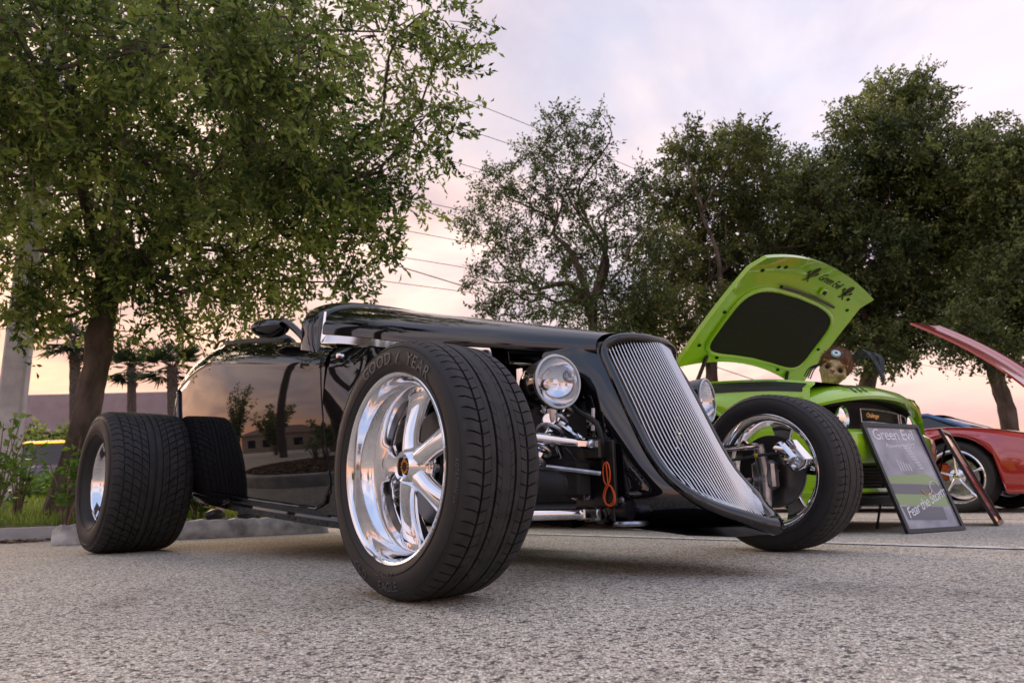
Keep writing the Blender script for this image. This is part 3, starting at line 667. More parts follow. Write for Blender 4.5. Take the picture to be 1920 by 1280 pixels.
# mirrors
for s in (-1, 1):
    st = curve_pts([(-1.33, s*.535, .885), (-1.40, s*.56, .955), (-1.47, s*.59, 1.015), (-1.53, s*.605, 1.03)], 14)
    mr = G().tube(st, [.017]*4+[.015]*10, 10).obj('mirror', M['paint'], rod)
    rows = []
    for i in range(13):
        t = i/12; rad = math.sin(math.pi*min(1, t*.92+.04))**.6
        c = Vector((-1.48-.23*t, s*(.60+.02*t), 1.008+.012*t))
        rows.append([c+Vector((0, .075*rad*math.cos(a), .050*rad*math.sin(a)-.012*rad*(1 if math.sin(a) > 0 else 0))) for a in lin(0, 2*math.pi, 25)[:-1]])
    G().grid(rows, True).obj('mirror_housing', M['paint'], mr)
# rear axle, link bits
G().tube([(-2.79, -.6, .364), (-2.79, .6, .364)], .04, 12).obj('rear_axle', M['satin'], rod)
G().ball((-2.79, 0, .36), (.14, .14, .13)).obj('differential', M['satin'], rod)
for s in (-1, 1):
    G().tube([(-2.40, s*.47, .27), (-2.70, s*.50, .28)], .014, 8).obj('trailing_link', M['chrome'], rod)
    G().tube([(-2.52, s*.50, .34), (-2.50, s*.51, .22)], .016, 8).obj('link_bracket', M['steel'], rod)
# ================================================================== modern cars in the same row
def simple_wheel(parent, x, y, Rt, wd, s, rim_mat, spokes=5, caliper=None):
    """outer face towards s*y"""
    T = Matrix.Translation((x, y, Rt)) @ (Matrix.Identity(4) if s < 0 else Matrix.Rotation(math.pi, 4, 'Z'))
    h = wd/2; lip = Rt*.74
    whl = G().lathe([(lip, -h*.93), (lip+.003, -h*.96), (lip-.006, -h*1.0), (lip-.014, -h*.93), (lip-.03, -h*.5), (lip-.035, h*.6), (lip, h*.9)], 48, T).obj('wheel', rim_mat, parent, angle=50)
    ty = G().lathe([(lip-.004, -h*.9), (lip+.01, -h*1.0), (Rt*.88, -h*1.06), (Rt*.965, -h*.98), (Rt*.985, -h*.85), (Rt*.99, 0), (Rt*.985, h*.85), (Rt*.965, h*.98), (Rt*.88, h*1.06), (lip, h*.9)], 64, T).obj('tyre', M['rubber'], whl, angle=50)
    g = G(); cr_ = lambda q: .0
    for a, b in ((-.80, -.42), (-.36, -.04), (.04, .36), (.42, .80)):
        band(g, Rt, Rt*.012, a*h, b*h, 60, .12, .03 if a < 0 else -.03, 0, 0, cr_, 1)
    g.v = [tuple(T @ Vector(p)) for p in g.v]; g.obj('tread', M['tread'], ty, smooth=False, kind='stuff')
    for k in range(spokes):
        a = math.pi/2+k*2*math.pi/spokes
        gg = spoke_mesh(a, .03, lip-.02, -h*.72, -h*.62, .022, .013, .016, .02); gg.v = [tuple(T @ Vector(p)) for p in gg.v]; gg.obj('spoke', rim_mat, whl, angle=70)
    G().lathe([(0, -h*.78), (.03, -h*.78), (.045, -h*.70), (.07, -h*.6), (.07, -h*.3), (0, -h*.3)], 28, T).obj('hub', rim_mat, whl)
    G().lathe([(.05, -.02), (Rt*.52, -.02), (Rt*.52, .01), (.05, .01)], 40, T).obj('brake_disc', M['steel'], whl)
    if caliper: G().box(tuple(T @ Vector((-Rt*.36, -.02, .05))), (.10, .09, .17), Matrix.Rotation(R(12), 3, 'Y'), .02).obj('brake_caliper', caliper, whl)
    return whl
def arch(x, zb_, wheels, Ra):
    z = zb_
    for xw, rw in wheels:
        d = abs(x-xw)
        if d < Ra: z = max(z, math.sqrt(Ra*Ra-d*d)+rw)
    return z
def loft_car(parent, mat, stations, wheels, Ra, zlow, xs):
    """stations: x -> (half width, shoulder z, top z, top half width)"""
    tx = [q[0] for q in stations]
    f = lambda x, k: cr(x, tx, [q[k] for q in stations])
    rows = []
    for x in xs:
        hw_, zsh, zt_, tw = (f(x, k) for k in (1, 2, 3, 4)); z0 = min(arch(x, zlow, wheels, Ra), zsh-.02)
        fl_ = .0
        for xw, rw in wheels:
            d = abs(x-xw)
            if d < Ra*1.25: fl_ = max(fl_, .022*(1-(d/(Ra*1.25))**2))
        P = [(hw_-.09, z0-.004), (hw_+fl_-.012, z0), (hw_+fl_, z0+.02)]
        for t in lin(.1, 1, 9):
            z = z0+.02+(zsh-z0-.02)*t; P.append((hw_-.018*(2*t-1)**2+fl_*(1-t)+.014*(1-(2*t-1)**2), z))
        P += [(hw_-.03, zsh+(zt_-zsh)*.45), (hw_-.09, zsh+(zt_-zsh)*.78), (tw, zt_), (tw*.6, zt_+.012), (0, zt_+.018)]
        rows.append([(x, -y, z) for y, z in P]+[(x, y, z) for y, z in P[::-1][1:]])
    return G().grid(rows).obj('body', mat, parent, angle=32)
def cabin(parent, paint, pts, name='roof'):
    """pts: windscreen base x, top x, rear top x, rear base x, base z, roof z, base half width, roof half width"""
    x0, x1, x2, x3, zb_, zr, wb, wr = pts
    def edge(x, z, wd): return [(x+.10*(1-(k/6)**2 if False else 1-abs(k/6)**2), k/6*wd, z) for k in range(-6, 7)]
    G().grid([edge(x0, zb_, wb), edge(x0+(x1-x0)*.5, zb_+(zr-zb_)*.55, (wb+wr)/2+.02), edge(x1, zr-.015, wr)]).obj('windscreen', M['glass'], parent)
    rows = [[(x, k/6*wr*q, z+.03*(1-(k/6)**2)) for k in range(-6, 7)] for x, z, q in ((x1+.08, zr-.012, 1.0), (x1-.1, zr, 1), ((x1+x2)/2, zr+.012, 1.0), (x2, zr-.01, .98))]
    rf = G().grid(rows).obj('roof', paint, parent)
    G().grid([[(x2, k/6*wr*.98, zr-.012+.03*(1-(k/6)**2)) for k in range(-6, 7)], [(x3, k/6*wb*.9, zb_) for k in range(-6, 7)]]).obj('rear_window', M['glass'], parent)
    for s in (-1, 1):
        q = [(x0-.02, s*wb, zb_), (x1, s*(wr+.012), zr-.02), (x2, s*(wr+.01), zr-.03), (x3+.15, s*wb, zb_)]
        G().add(q, [(0, 1, 2, 3)]).obj('side_window', M['glass'], parent)
        G().tube([(x0+.02, s*wb, zb_), (x0+(x1-x0)*.5, s*((wb+wr)/2+.022), zb_+(zr-zb_)*.55), (x1+.02, s*(wr+.008), zr-.01), ((x1+x2)/2, s*(wr+.012), zr), (x2, s*(wr+.008), zr-.02), (x3+.1, s*wb, zb_)], .030, 8).obj('window_pillar', paint, parent)
# ------------------------------------------------------------------ lime green muscle car
GY = 2.83
gc = empty('muscle_car', tuple(cw(0, GY)), YAW); tag(gc, 'lime green muscle car with raised hood and black stripes beside the black hot rod', 'car')
GX = -1.10
wl = [(GX, .35), (GX-2.95, .35)]
xs = lin(-5.05, -.34, 70)
st = [(-5.10, .70, .80, .92, .55), (-4.7, .88, .86, .99, .66), (-4.05, .945, .86, 1.0, .70), (-3.0, .94, .84, .96, .70), (-1.9, .935, .84, .955, .74), (-1.1, .925, .82, .925, .80), (-.6, .90, .79, .885, .80), (-.34, .865, .76, .84, .76)]
loft_car(gc, M['green'], st, wl, .40, .20, xs)
def front(y): return -.20-.16*(abs(y)/.88)**2.4      # plan curve of the nose
ys = lin(-.87, .87, 31)
# header panel above the grille
rows = []
for u, dz in ((-.30, .886), (-.20, .880), (-.10, .862), (-.04, .838), (-.012, .812), (0, .79), (-.012, .772), (-.06, .768)):
    rows.append([(front(y)+u, y, dz-.10*(abs(y)/.88)**2.2) for y in ys])
hp = G().grid(rows).obj('nose_panel', M['green'], gc)
for k in range(3):
    y0 = -.46+.055*k
    G().grid([[(front(y)+u+.001, y, dz+.0025-.10*(abs(y)/.88)**2.2) for u, dz in ((-.30, .886), (-.20, .880), (-.10, .862), (-.04, .838), (-.012, .812))] for y in (y0, y0+.018)]).obj('hood_stripe', M['ink'], hp)
# grille cavity
rows = [[(front(y)+u, y, z-.055*(abs(y)/.88)**2.2*k) for y in ys] for u, z, k in ((-.05, .770, 1.7), (-.14, .765, 1.7), (-.15, .59, .8), (-.03, .585, .8))]
G().grid(rows).obj('grille_opening', M['flat'], gc)
def grille_frame(y0, y1):
    P = []
    for y, z in [(y, .715) for y in lin(y0, y1, 12)]+[(y, .635) for y in lin(y1, y0, 12)]:
        P.append((front(y)-.085, y, z-.04*(abs(y)/.88)**2))
    return G().tube(P, .006, 6, closed=True).obj('grille_frame', M['satin'] if False else M['steel'], gc)
grille_frame(-.30, .28); grille_frame(.33, .62)
for k in range(7):
    z = .640+.0115*k; G().tube([(front(y)-.10, y, z-.04*(abs(y)/.88)**2) for y in lin(-.30, .62, 16)], .003, 5).obj('grille_slat', M['satin'], gc)
gold = pm('badge_gold', (.85, .48, .14), .3, .6)
flat_text('Challenger', .040, lambda u, v, d: (front(u-.16)-.078+d, u-.16, .662+v), 'grille_badge', gold, gc, .25)
chl = pm('lamp_chrome', (.75, .75, .78), .12, 1)
for y in (-.70, -.52, .52, .70):
    T = Matrix.Translation((front(y)-.07, y, .665-.03*(abs(y)/.7)**2)) @ Matrix.Rotation(R(-90), 4, 'Z')
    hd = G().lathe([(0, -.05), (.04, -.03), (.062, .0), (.068, .012), (.072, .0), (.070, -.05)], 28, T).obj('headlight', chl, gc)
    G().lathe([(0, .012), (.03, .010), (.058, .003)], 24, T).obj('lens', M['lens'], hd)
# bumper
rows = []
for u, z in ((-.04, .585), (.03, .575), (.062, .55), (.070, .50), (.062, .43), (.035, .385), (-.03, .372)):
    rows.append([(front(y)+u, y, z-.012*(abs(y)/.88)**2) for y in ys])
G().grid(rows).obj('bumper', M['green'], gc)
rows = [[(front(y)+u, y, z) for y in ys] for u, z in ((-.02, .374), (-.09, .368), (-.09, .245), (.0, .24))]
G().grid(rows).obj('lower_intake', M['flat'], gc)
for k in range(6): G().tube([(front(y)-.06, y, .255+.02*k) for y in lin(-.55, .55, 14)], .005, 5).obj('intake_slat', M['satin'], gc)
rows = [[(front(y)+u, y, z) for y in ys] for u, z in ((-.02, .245), (.035, .24), (.045, .222), (.03, .212))]
G().grid(rows).obj('lower_trim', M['green'], gc)
rows = [[(front(y)+u, y, z) for y in ys] for u, z in ((.02, .212), (.05, .19), (.03, .15), (-.10, .14))]
G().grid(rows).obj('chin_spoiler', M['satin'], gc)
for s in (-1, 1):   # bumper ends wrapping to the wheel arch
    rows = [[(x, s*(.885+.035*((-.36-x)/.36)-(.03 if z < .35 else 0)), z) for z in (.16, .22, .30, .38, .50, .60, .68, .75)] for x in lin(-.36, -.72, 7)]
    G().grid(rows).obj('bumper_corner', M['green'], gc)
    rows = [[(x, s*(.925+.004+.006), z) for z in (.842-.02*(x+1), .80-.02*(x+1))] for x in lin(-.62, -2.0, 12)]
    # side stripe: broad black band with a thin outline
    def fy(x, t):
        q = cr(x, [q_[0] for q_ in st], [q_[1] for q_ in st]); zsh = cr(x, [q_[0] for q_ in st], [q_[2] for q_ in st]); zt_ = cr(x, [q_[0] for q_ in st], [q_[3] for q_ in st]); tw = cr(x, [q_[0] for q_ in st], [q_[4] for q_ in st])
        pts = [(q-.018, zsh), (q-.03, zsh+(zt_-zsh)*.45), (q-.09, zsh+(zt_-zsh)*.78), (tw, zt_)]
        i = min(int(t*3), 2); f = t*3-i; a, b = pts[i], pts[i+1]
        return (x, s*(a[0]+(b[0]-a[0])*f+.003), a[1]+(b[1]-a[1])*f+.003)
    G().grid([[fy(x, t) for t in lin(.12, .72, 7)] for x in lin(-.38, -2.3, 26)]).obj('side_stripe', M['ink'], gc)
    G().grid([[fy(x, t) for t in (.80, .85)] for x in lin(-.55, -2.3, 26)]).obj('side_stripe', M['ink'], gc)
    simple_wheel(gc, GX, s*.80, .35, .245, s, M['steel']); simple_wheel(gc, GX-2.95, s*.80, .35, .245, s, M['steel'])
cabin(gc, M['green'], (-1.85, -2.62, -3.7, -4.55, .965, 1.40, .78, .58))
G().box((-2.5, 0, .45), (4.2, 1.5, .5)).obj('underbody', M['flat'], gc)
g = G(); g.box((-1.05, 0, .72), (.95, .9, .22), bev=.05); g.obj('engine', M['satin'], gc)
# raised hood
hx, hz, hang = -1.22, 1.035, R(43.5)
dvx, dvz = math.cos(hang), math.sin(hang); nx_, nz2_ = -math.sin(hang), math.cos(hang)     # top-side normal
def hood_g(u, v, off=0):
    ln_ = .90+.09*(1-u*u)*v; st_ = .10*(1-u*u)*(1-v)**3
    d = st_+(ln_-st_)*v; c = .055*(1-u*u)+.012*math.sin(v*math.pi)-.045*max(0, v-.88)/.12
    return (hx+dvx*d+nx_*(c+off), u*(.845-.055*v*v), hz+dvz*d+nz2_*(c+off))
U = lin(-1, 1, 33); V = lin(0, 1, 25)
hd = G(); hd.grid([[hood_g(u, v, .03) for u in U] for v in V]).grid([[hood_g(u, v, 0) for u in U] for v in V])
for e in ([(u, 0) for u in U], [(u, 1) for u in U], [(-1, v) for v in V], [(1, v) for v in V]): hd.grid([[hood_g(u, v, .03) for u, v in e], [hood_g(u, v, 0) for u, v in e]])
hood = hd.obj('hood', M['green'], gc, angle=40)
def pad(u): return .79-.10*abs(u)**6-.05*(1-u*u)*0
# stamped inner frame: raised rail round the pad
rim_pts = []
for k in range(48):
    a = 2*math.pi*k/48; c, s_ = math.cos(a), math.sin(a); e = .42
    rim_pts.append((.77*math.copysign(abs(c)**e, c), .415+.315*math.copysign(abs(s_)**e, s_)))
G().tube([hood_g(u*1.03, min(.9, v+.0), -.008) for u, v in rim_pts], .016, 8, closed=True).obj('inner_frame', M['green'], hood)
rws = []
for q in lin(0, 1, 10): rws.append([hood_g(u*q, .415+(v-.415)*q, -.014-.012*(1-q**6)) for u, v in rim_pts])
pm_ = noisy(pm('insulation_felt', (.006, .006, .006), .95), 60, (.004, .004, .0045), (.009, .009, .0095), bump=.5, bscale=150)
G().grid(rws, True).obj('insulation_pad', pm_, hood)
G().tube([hood_g(u, .765, -.016) for u in lin(-.36, .60, 9)], .011, 8).obj('rubber_seal', M['satin'], hood)
latch = G().box(hood_g(.30, .825, -.012), (.05, .09, .02), Matrix.Rotation(-hang, 3, 'Y'), .006).obj('hood_latch', M['green'], hood)
G().box(hood_g(.30, .825, -.022), (.03, .05, .012), Matrix.Rotation(-hang, 3, 'Y'), .004).obj('latch_hole', M['flat'], latch)
for u, v in ((-.80, .86), (-.62, .90), (-.52, .905), (.62, .89), (.74, .87), (.84, .80), (-.86, .50), (.86, .40), (-.5, .06), (.5, .06), (-.88, .2)):
    G().ball(hood_g(u, v, -.003), (.016, .013, .010), 10, 6).obj('hood_plug', M['flat'], hood)
def ht(u0, v0, k=1.0): return lambda x, y, d: hood_g(u0+x/.80, v0+y/.95, -.0035-d)
flat_text('Green Evil', .078, ht(.28, .885), 'hood_lettering', M['ink'], hood, .12, .95)
for u0 in (-.06, .62):     # a little skull over crossed axes at each end of the words
    gg = G(); f = ht(u0, .905)
    def disc(cx, cy, rx, ry, n=16): gg.add([f(cx+rx*math.cos(2*math.pi*k/n), cy+ry*math.sin(2*math.pi*k/n), 0) for k in range(n)], [tuple(range(n))])
    disc(0, .022, .030, .036); disc(0, -.018, .016, .014)
    for s in (-1, 1): gg.add([f(s*a, b, 0) for a, b in ((-.04, -.055), (-.032, -.062), (.058, .0), (.05, .008))], [(0, 1, 2, 3)]); gg.add([f(s*a, b, 0) for a, b in ((.04, .012), (.062, -.012), (.072, .012), (.055, .022))], [(0, 1, 2, 3)])
    gg.obj('hood_emblem', M['ink'], hood, smooth=False)
for s in (-1, 1): G().tube([(hx-.02, s*.60, hz-.10), hood_g(s*.66, .09, -.002)], .014, 8).obj('hood_hinge', M['satin'], hood)
# ------------------------------------------------------------------ red sports car with its front-hinged hood up
RY = 6.68
rc = empty('sports_car', tuple(cw(0, RY)), YAW); tag(rc, 'deep red sports car with its hood tipped forward and chrome five spoke wheels', 'car')
RX = -.80
wl = [(RX, .33), (RX-2.45, .33)]
st = [(-4.15, .62, .66, .80, .5), (-3.9, .84, .72, .86, .62), (-3.2, .92, .75, .88, .70), (-2.2, .90, .68, .80, .70), (-1.5, .905, .68, .785, .72), (-.8, .93, .735, .80, .74), (-.2, .90, .60, .69, .72), (.15, .80, .47, .55, .62), (.30, .62, .42, .48, .5)]
loft_car(rc, M['red'], st, wl, .375, .17, lin(-4.15, .30, 70))
cabin(rc, M['red'], (-1.55, -2.2, -2.9, -3.7, .80, 1.16, .70, .52))
for s in (-1, 1):
    simple_wheel(rc, RX, s*.80, .33, .25, s, M['chrome'], 5, M['red']); simple_wheel(rc, RX-2.45, s*.80, .33, .28, s, M['chrome'], 5, M['red'])
ra = R(45)
def hood_r(u, v, off=0):
    d = 1.90*v; c = .15*math.sin(v*math.pi*.9)+.05*(1-u*u)+(.035 if abs(u) < .42 and .35 < v < .98 else 0)*min(1, (.42-abs(u))/.06)
    return (.22-math.cos(ra)*d+math.sin(ra)*(-c-off)*-1.0, u*(.70-.06*(1-v)), .50+math.sin(ra)*d+math.cos(ra)*(c+off))
U = lin(-1, 1, 41); V = lin(0, 1, 25)
g = G(); g.grid([[hood_r(u, v, .02) for u in U] for v in V]).grid([[hood_r(u, v, 0) for u in U] for v in V])
for e in ([(u, 0) for u in U], [(u, 1) for u in U], [(-1, v) for v in V], [(1, v) for v in V]): g.grid([[hood_r(u, v, .02) for u, v in e], [hood_r(u, v, 0) for u, v in e]])
rh = g.obj('hood', M['red'], rc, angle=40); rh['label'] = 'red hood tipped up'
G().box((-.75, 0, .58), (.9, .8, .25), bev=.05).obj('engine', M['satin'], rc); G().box((-2.0, 0, .40), (3.6, 1.4, .42)).obj('underbody', M['flat'], rc)
# ------------------------------------------------------------------ blue coupe beyond it
BY = 9.45
bc = empty('coupe', tuple(cw(-.1, BY)), YAW); tag(bc, 'low blue coupe parked beyond the red sports car', 'car')
wl = [(-.95, .33), (-3.6, .33)]
st = [(-4.5, .62, .70, .86, .5), (-4.2, .84, .76, .92, .62), (-3.4, .90, .78, .93, .70), (-2.2, .89, .74, .88, .70), (-1.5, .89, .72, .855, .72), (-.8, .89, .72, .82, .72), (-.2, .85, .60, .69, .68), (.1, .66, .48, .54, .5)]
loft_car(bc, M['blue'], st, wl, .375, .18, lin(-4.5, .1, 60))
cabin(bc, M['blue'], (-1.15, -1.9, -2.8, -3.9, .86, 1.20, .72, .54))
for s in (-1, 1):
    for x in (-.95, -3.6): simple_wheel(bc, x, s*.78, .33, .24, s, M['steel'])
G().box((-2.1, 0, .42), (3.8, 1.4, .42)).obj('underbody', M['flat'], bc)
# ------------------------------------------------------------------ framed show boards
def board(name, base_x, y0, y1, lean_x, top_z, label, printer):
    """a framed board standing on the ground and leaning back on its prop"""
    r_ = empty(name, tuple(cw(base_x, (y0+y1)/2)), YAW); tag(r_, label, 'display board', None)
    w_ = (y1-y0)/2; top = Vector((lean_x, 0, top_z)); ln_ = top.length; up = top/ln_; nrm = Vector((up.z, 0, -up.x))
    f = lambda u, v, d: Vector((0, u, 0))+up*v+nrm*d
    t = .022
    for a, b, c, d_ in ((-w_, -w_+t, 0, ln_), (w_-t, w_, 0, ln_), (-w_+t, w_-t, 0, t), (-w_+t, w_-t, ln_-t, ln_)):
        G().prism([(a, c), (b, c), (b, d_), (a, d_)], -.006, .014, f).obj('frame_bar', M['satin'], r_, smooth=False)
    G().prism([(-w_+.004, .004), (w_-.004, .004), (w_-.004, ln_-.004), (-w_+.004, ln_-.004)], -.004, .003, f).obj('print', printer(r_, f, w_, ln_), r_, smooth=False)
    G().tube([f(0, ln_*.9, -.01), (lean_x-.16, 0, .01)], .007, 8).obj('prop', M['satin'], r_)
    return r_
def quad(f, pts, d, name, mat, par): return G().add([f(u, v, d) for u, v in pts], [tuple(range(len(pts)))]).obj(name, mat, par, smooth=False)
def print_green(r_, f, w_, ln_):
    base = noisy(pm('poster_print', (.30, .29, .33), .18, coat=.6), 3.2, (.20, .195, .225), (.42, .41, .46), coord='Generated', detail=7)
    gp = pm('poster_green', (.22, .33, .09), .2, coat=.6); gd = pm('poster_dark', (.075, .075, .09), .2, coat=.6); gl = pm('poster_pale', (.55, .55, .60), .2, coat=.6); go = pm('poster_amber', (.7, .42, .12), .3)
    P = lambda a, b: (a*w_, b*ln_)
    def fx(x, y, d): return f(x, y, .0035+d*.4)
    # the printed car: hood, grille, bumper, intake
    quad(f, [P(-.86, .50), P(.55, .52), P(.86, .44), P(.88, .42), P(-.88, .44)], .0036, 'printed_hood', gp, r_)
    quad(f, [P(-.86, .435), P(.86, .415), P(.80, .325), P(-.84, .345)], .0038, 'printed_grille', gd, r_)
    quad(f, [P(-.86, .345), P(.86, .32), P(.90, .25), P(.80, .22), P(-.84, .25)], .0040, 'printed_bumper', gp, r_)
    quad(f, [P(-.80, .235), P(.60, .215), P(.56, .10), P(-.74, .115)], .0042, 'printed_intake', gd, r_)
    for k in range(2): G().tube([f(w_*(.28+.33*k)+.042*math.sin(a), ln_*.385+.040*math.cos(a), .0045) for a in lin(1.7, 4.6 if k == 0 else 7.6, 22)], .004, 6).obj('printed_lamp', (go, gl)[k], r_)
    for k in range(9): quad(f, [P(.10+.035*k+.30*0, .80-.027*k), P(.36+.035*k*.6, .80-.027*k), P(.36+.035*k*.6, .785-.027*k), P(.12+.035*k, .785-.027*k)], .0037, 'printed_tower', gl, r_)
    for k in range(5): quad(f, [P(-.30+.09*k, .55), P(-.26+.09*k, .55), P(-.27+.09*k, .66-.012*k), P(-.31+.09*k, .66-.012*k)], .0037, 'printed_column', gl, r_)
    flat_text('Green Evil', .096, lambda x, y, d: fx(x-.01, y+ln_*.845, d+.002), 'board_title', M['white'], r_, .1, .9)
    flat_text('Powered by SRT', .042, lambda x, y, d: fx(x+.01, y+ln_*.765, d+.002), 'board_subtitle', M['white'], r_, .35, .9)
    ca, sa = math.cos(.30), math.sin(.30)
    flat_text('Fear the Storm', .078, lambda x, y, d: fx(x*ca-y*sa+.03, x*sa+y*ca+ln_*.225, d+.004), 'board_slogan', M['white'], r_, .35, .9)
    return base
bd1 = board('display_board', .06, 2.20, 2.70, -.20, .600, 'framed grey poster lettered Green Evil leaning in front of the green car', print_green)
bd1.rotation_euler = (0, 0, YAW-R(15))
def print_red(r_, f, w_, ln_):
    gp = pm('poster_red', (.34, .04, .05), .12, coat=.8); P = lambda a, b: (a*w_, b*ln_)
    quad(f, [P(-.8, .66), P(.8, .60), P(.8, .92), P(-.8, .92)], .0036, 'printed_sky', pm('poster_peach', (.70, .38, .26), .2, coat=.6), r_)
    quad(f, [P(-.8, .10), P(.8, .10), P(.8, .30), P(-.8, .34)], .0036, 'printed_ground', pm('poster_night', (.04, .03, .04), .2, coat=.6), r_)
    return gp
b2 = board('display_board', .10, 3.30, 3.78, -.235, .600, 'framed dark red poster seen nearly edge on beside the red sports car', print_red)
b2.rotation_euler = (0, 0, YAW+R(11)); b2.location = cw(.10, 3.45)
# ------------------------------------------------------------------ skull with a feather headdress on the nose of the green car
sk = empty('skull_ornament', tuple(cw(-.47, 2.52, .868))); tag(sk, 'tan skull ornament with fur headdress and dark feathers on the green car nose', 'ornament')
sk.rotation_euler = (R(-24), R(-4), R(-112)); sk.scale = (1, 1, 1)
bone = noisy(pm('aged_bone', (.45, .33, .17), .7), 30, (.22, .15, .07), (.58, .45, .26), bump=.4, bscale=80)
rows = []
for i in range(33):
    t = i/32; z = .0+.20*t; rr = math.sin(math.pi*min(.98, t*.80+.17))**.6
    r_ = []
    for a in lin(0, 2*math.pi, 65)[:-1]:
        c, s_ = math.cos(a), math.sin(a); fx_ = .098 if c > 0 else .095
        jaw = 1-.34*max(0, .45-t)/.45+.10*math.exp(-((t-.42)/.07)**2)
        x = fx_*rr*c*(1+(.10 if c > .6 and t < .4 else 0)); y = .076*rr*s_*jaw
        for ey in (-1, 1):
            dd = ((t-.53)/.13)**2+((s_-ey*.46)/.32)**2
            if c > 0 and dd < 1: x -= .05*(1-dd)
        if c > .8 and ((t-.36)/.07)**2+(s_/.16)**2 < 1: x -= .022
        r_.append((x, y, z))
    rows.append(r_)
G().grid(rows, True).obj('skull', bone, sk, angle=70)
for k in range(7): G().box((.094-.03*abs(k-3)/3*.8, (k-3)*.011, .038), (.012, .009, .018), bev=.003).obj('tooth', bone, sk)
for s in (-1, 1): G().ball((.020, s*.035, .106), (.030, .024, .023), 14, 8).obj('socket_shade', M['flat'], sk)  # black balls inside the sockets stand in for their shade
fur = noisy(pm('brown_fur', (.13, .055, .025), .9), 50, (.06, .025, .012), (.24, .11, .05), bump=.8, bscale=120, stretch=(1, 1, .2))
G().ball((-.045, 0, .160), (.115, .098, .10), 26, 14).obj('fur_cap', fur, sk)
g = G(); rg = random.Random(3)
for k in range(700):
    a = rg.uniform(0, 6.28); b = rg.uniform(-.25, 1.3); nvec = Vector((math.cos(a)*math.cos(b), math.sin(a)*math.cos(b), math.sin(b)))
    p0_ = Vector((-.045, 0, .160))+Vector((nvec.x*.113, nvec.y*.096, nvec.z*.098)); d = (nvec*.6+Vector((-.7, 0, .0))+Vector((rg.uniform(-.3, .3), rg.uniform(-.3, .3), rg.uniform(-.3, .3)))).normalized()
    sd_ = d.cross(nvec).normalized()*.0016; g.add([p0_-sd_, p0_+sd_, p0_+d*rg.uniform(.02, .038)], [(0, 1, 2)])
g.obj('fur_strands', fur, sk, smooth=False, kind='stuff')
T = Matrix.Translation((.062, -.016, .182)) @ Matrix.Rotation(R(-35), 4, 'Y') @ Matrix.Rotation(R(-90), 4, 'Z')
for r0, r1, c, nm in ((.0, .011, (.06, .06, .07), 'rosette_eye'), (.011, .020, (.75, .78, .78), 'rosette_ring'), (.020, .028, (.25, .50, .60), 'rosette_ring')):
    G().lathe([(r0, .030-.1*r0), (r1, .030-.1*r1), (r1, .015)], 24, T).obj(nm, pm(nm, c, .5), sk)
for k in range(9): G().ball((.072-.004*abs(k-4), (k-4)*.017, .142), (.006, .007, .006), 8, 6).obj('bead', pm('amber_bead', (.45, .18, .06), .5), sk)
fe = noisy(pm('dark_feather', (.03, .035, .045), .6), 30, (.015, .018, .022), (.06, .07, .085))
for k in range(9):
    a = -.9+.225*k; cpts = curve_pts([(-.06, .05+.004*k, .20), (-.09+.012*k, .11, .25+.012*(k % 3)), (-.12+.02*k, .18+.012*(k % 4), .265+.02*math.cos(k*2)), (-.14+.025*k, .25+.02*(k % 3), .20-.035*(k % 3))], 14)
    rows = []
    for i, q in enumerate(cpts):
        t = i/13; wd = .020*math.sin(math.pi*min(1, t*.9+.08))**.6; q = Vector(q)
        rows.append([q+Vector((0, -wd, .004)), q+Vector((0, 0, .008)), q+Vector((0, wd, .004)), q+Vector((0, 0, .002))])
    G().grid(rows, True).obj('feather', fe, sk)
for k in range(4): G().tube(curve_pts([(.03, -.08, .12), (.03, -.105-.01*k, .07), (.02+.01*k, -.11-.012*k, .005)], 8), .004, 6).obj('hair_strand', M['flat'], sk)
# ================================================================== vegetation
def leaf_material(name, c1, c2, trans=.35):
    m = bpy.data.materials.new(name); m.use_nodes = True; t = m.node_tree; n = t.nodes; l = t.links; b = n['Principled BSDF']; o = n['Material Output']
    a = n.new('ShaderNodeAttribute'); a.attribute_name = 'tint'
    r = n.new('ShaderNodeMix'); r.data_type = 'RGBA'; r.inputs[6].default_value = (*c1, 1); r.inputs[7].default_value = (*c2, 1)
    l.new(a.outputs['Fac'], r.inputs[0]); l.new(r.outputs[2], b.inputs['Base Color']); b.inputs['Roughness'].default_value = .42
    tr = n.new('ShaderNodeBsdfTranslucent'); l.new(r.outputs[2], tr.inputs[0]); mx = n.new('ShaderNodeMixShader'); mx.inputs[0].default_value = trans
    l.new(b.outputs[0], mx.inputs[1]); l.new(tr.outputs[0], mx.inputs[2]); l.new(mx.outputs[0], o.inputs[0])
    return m
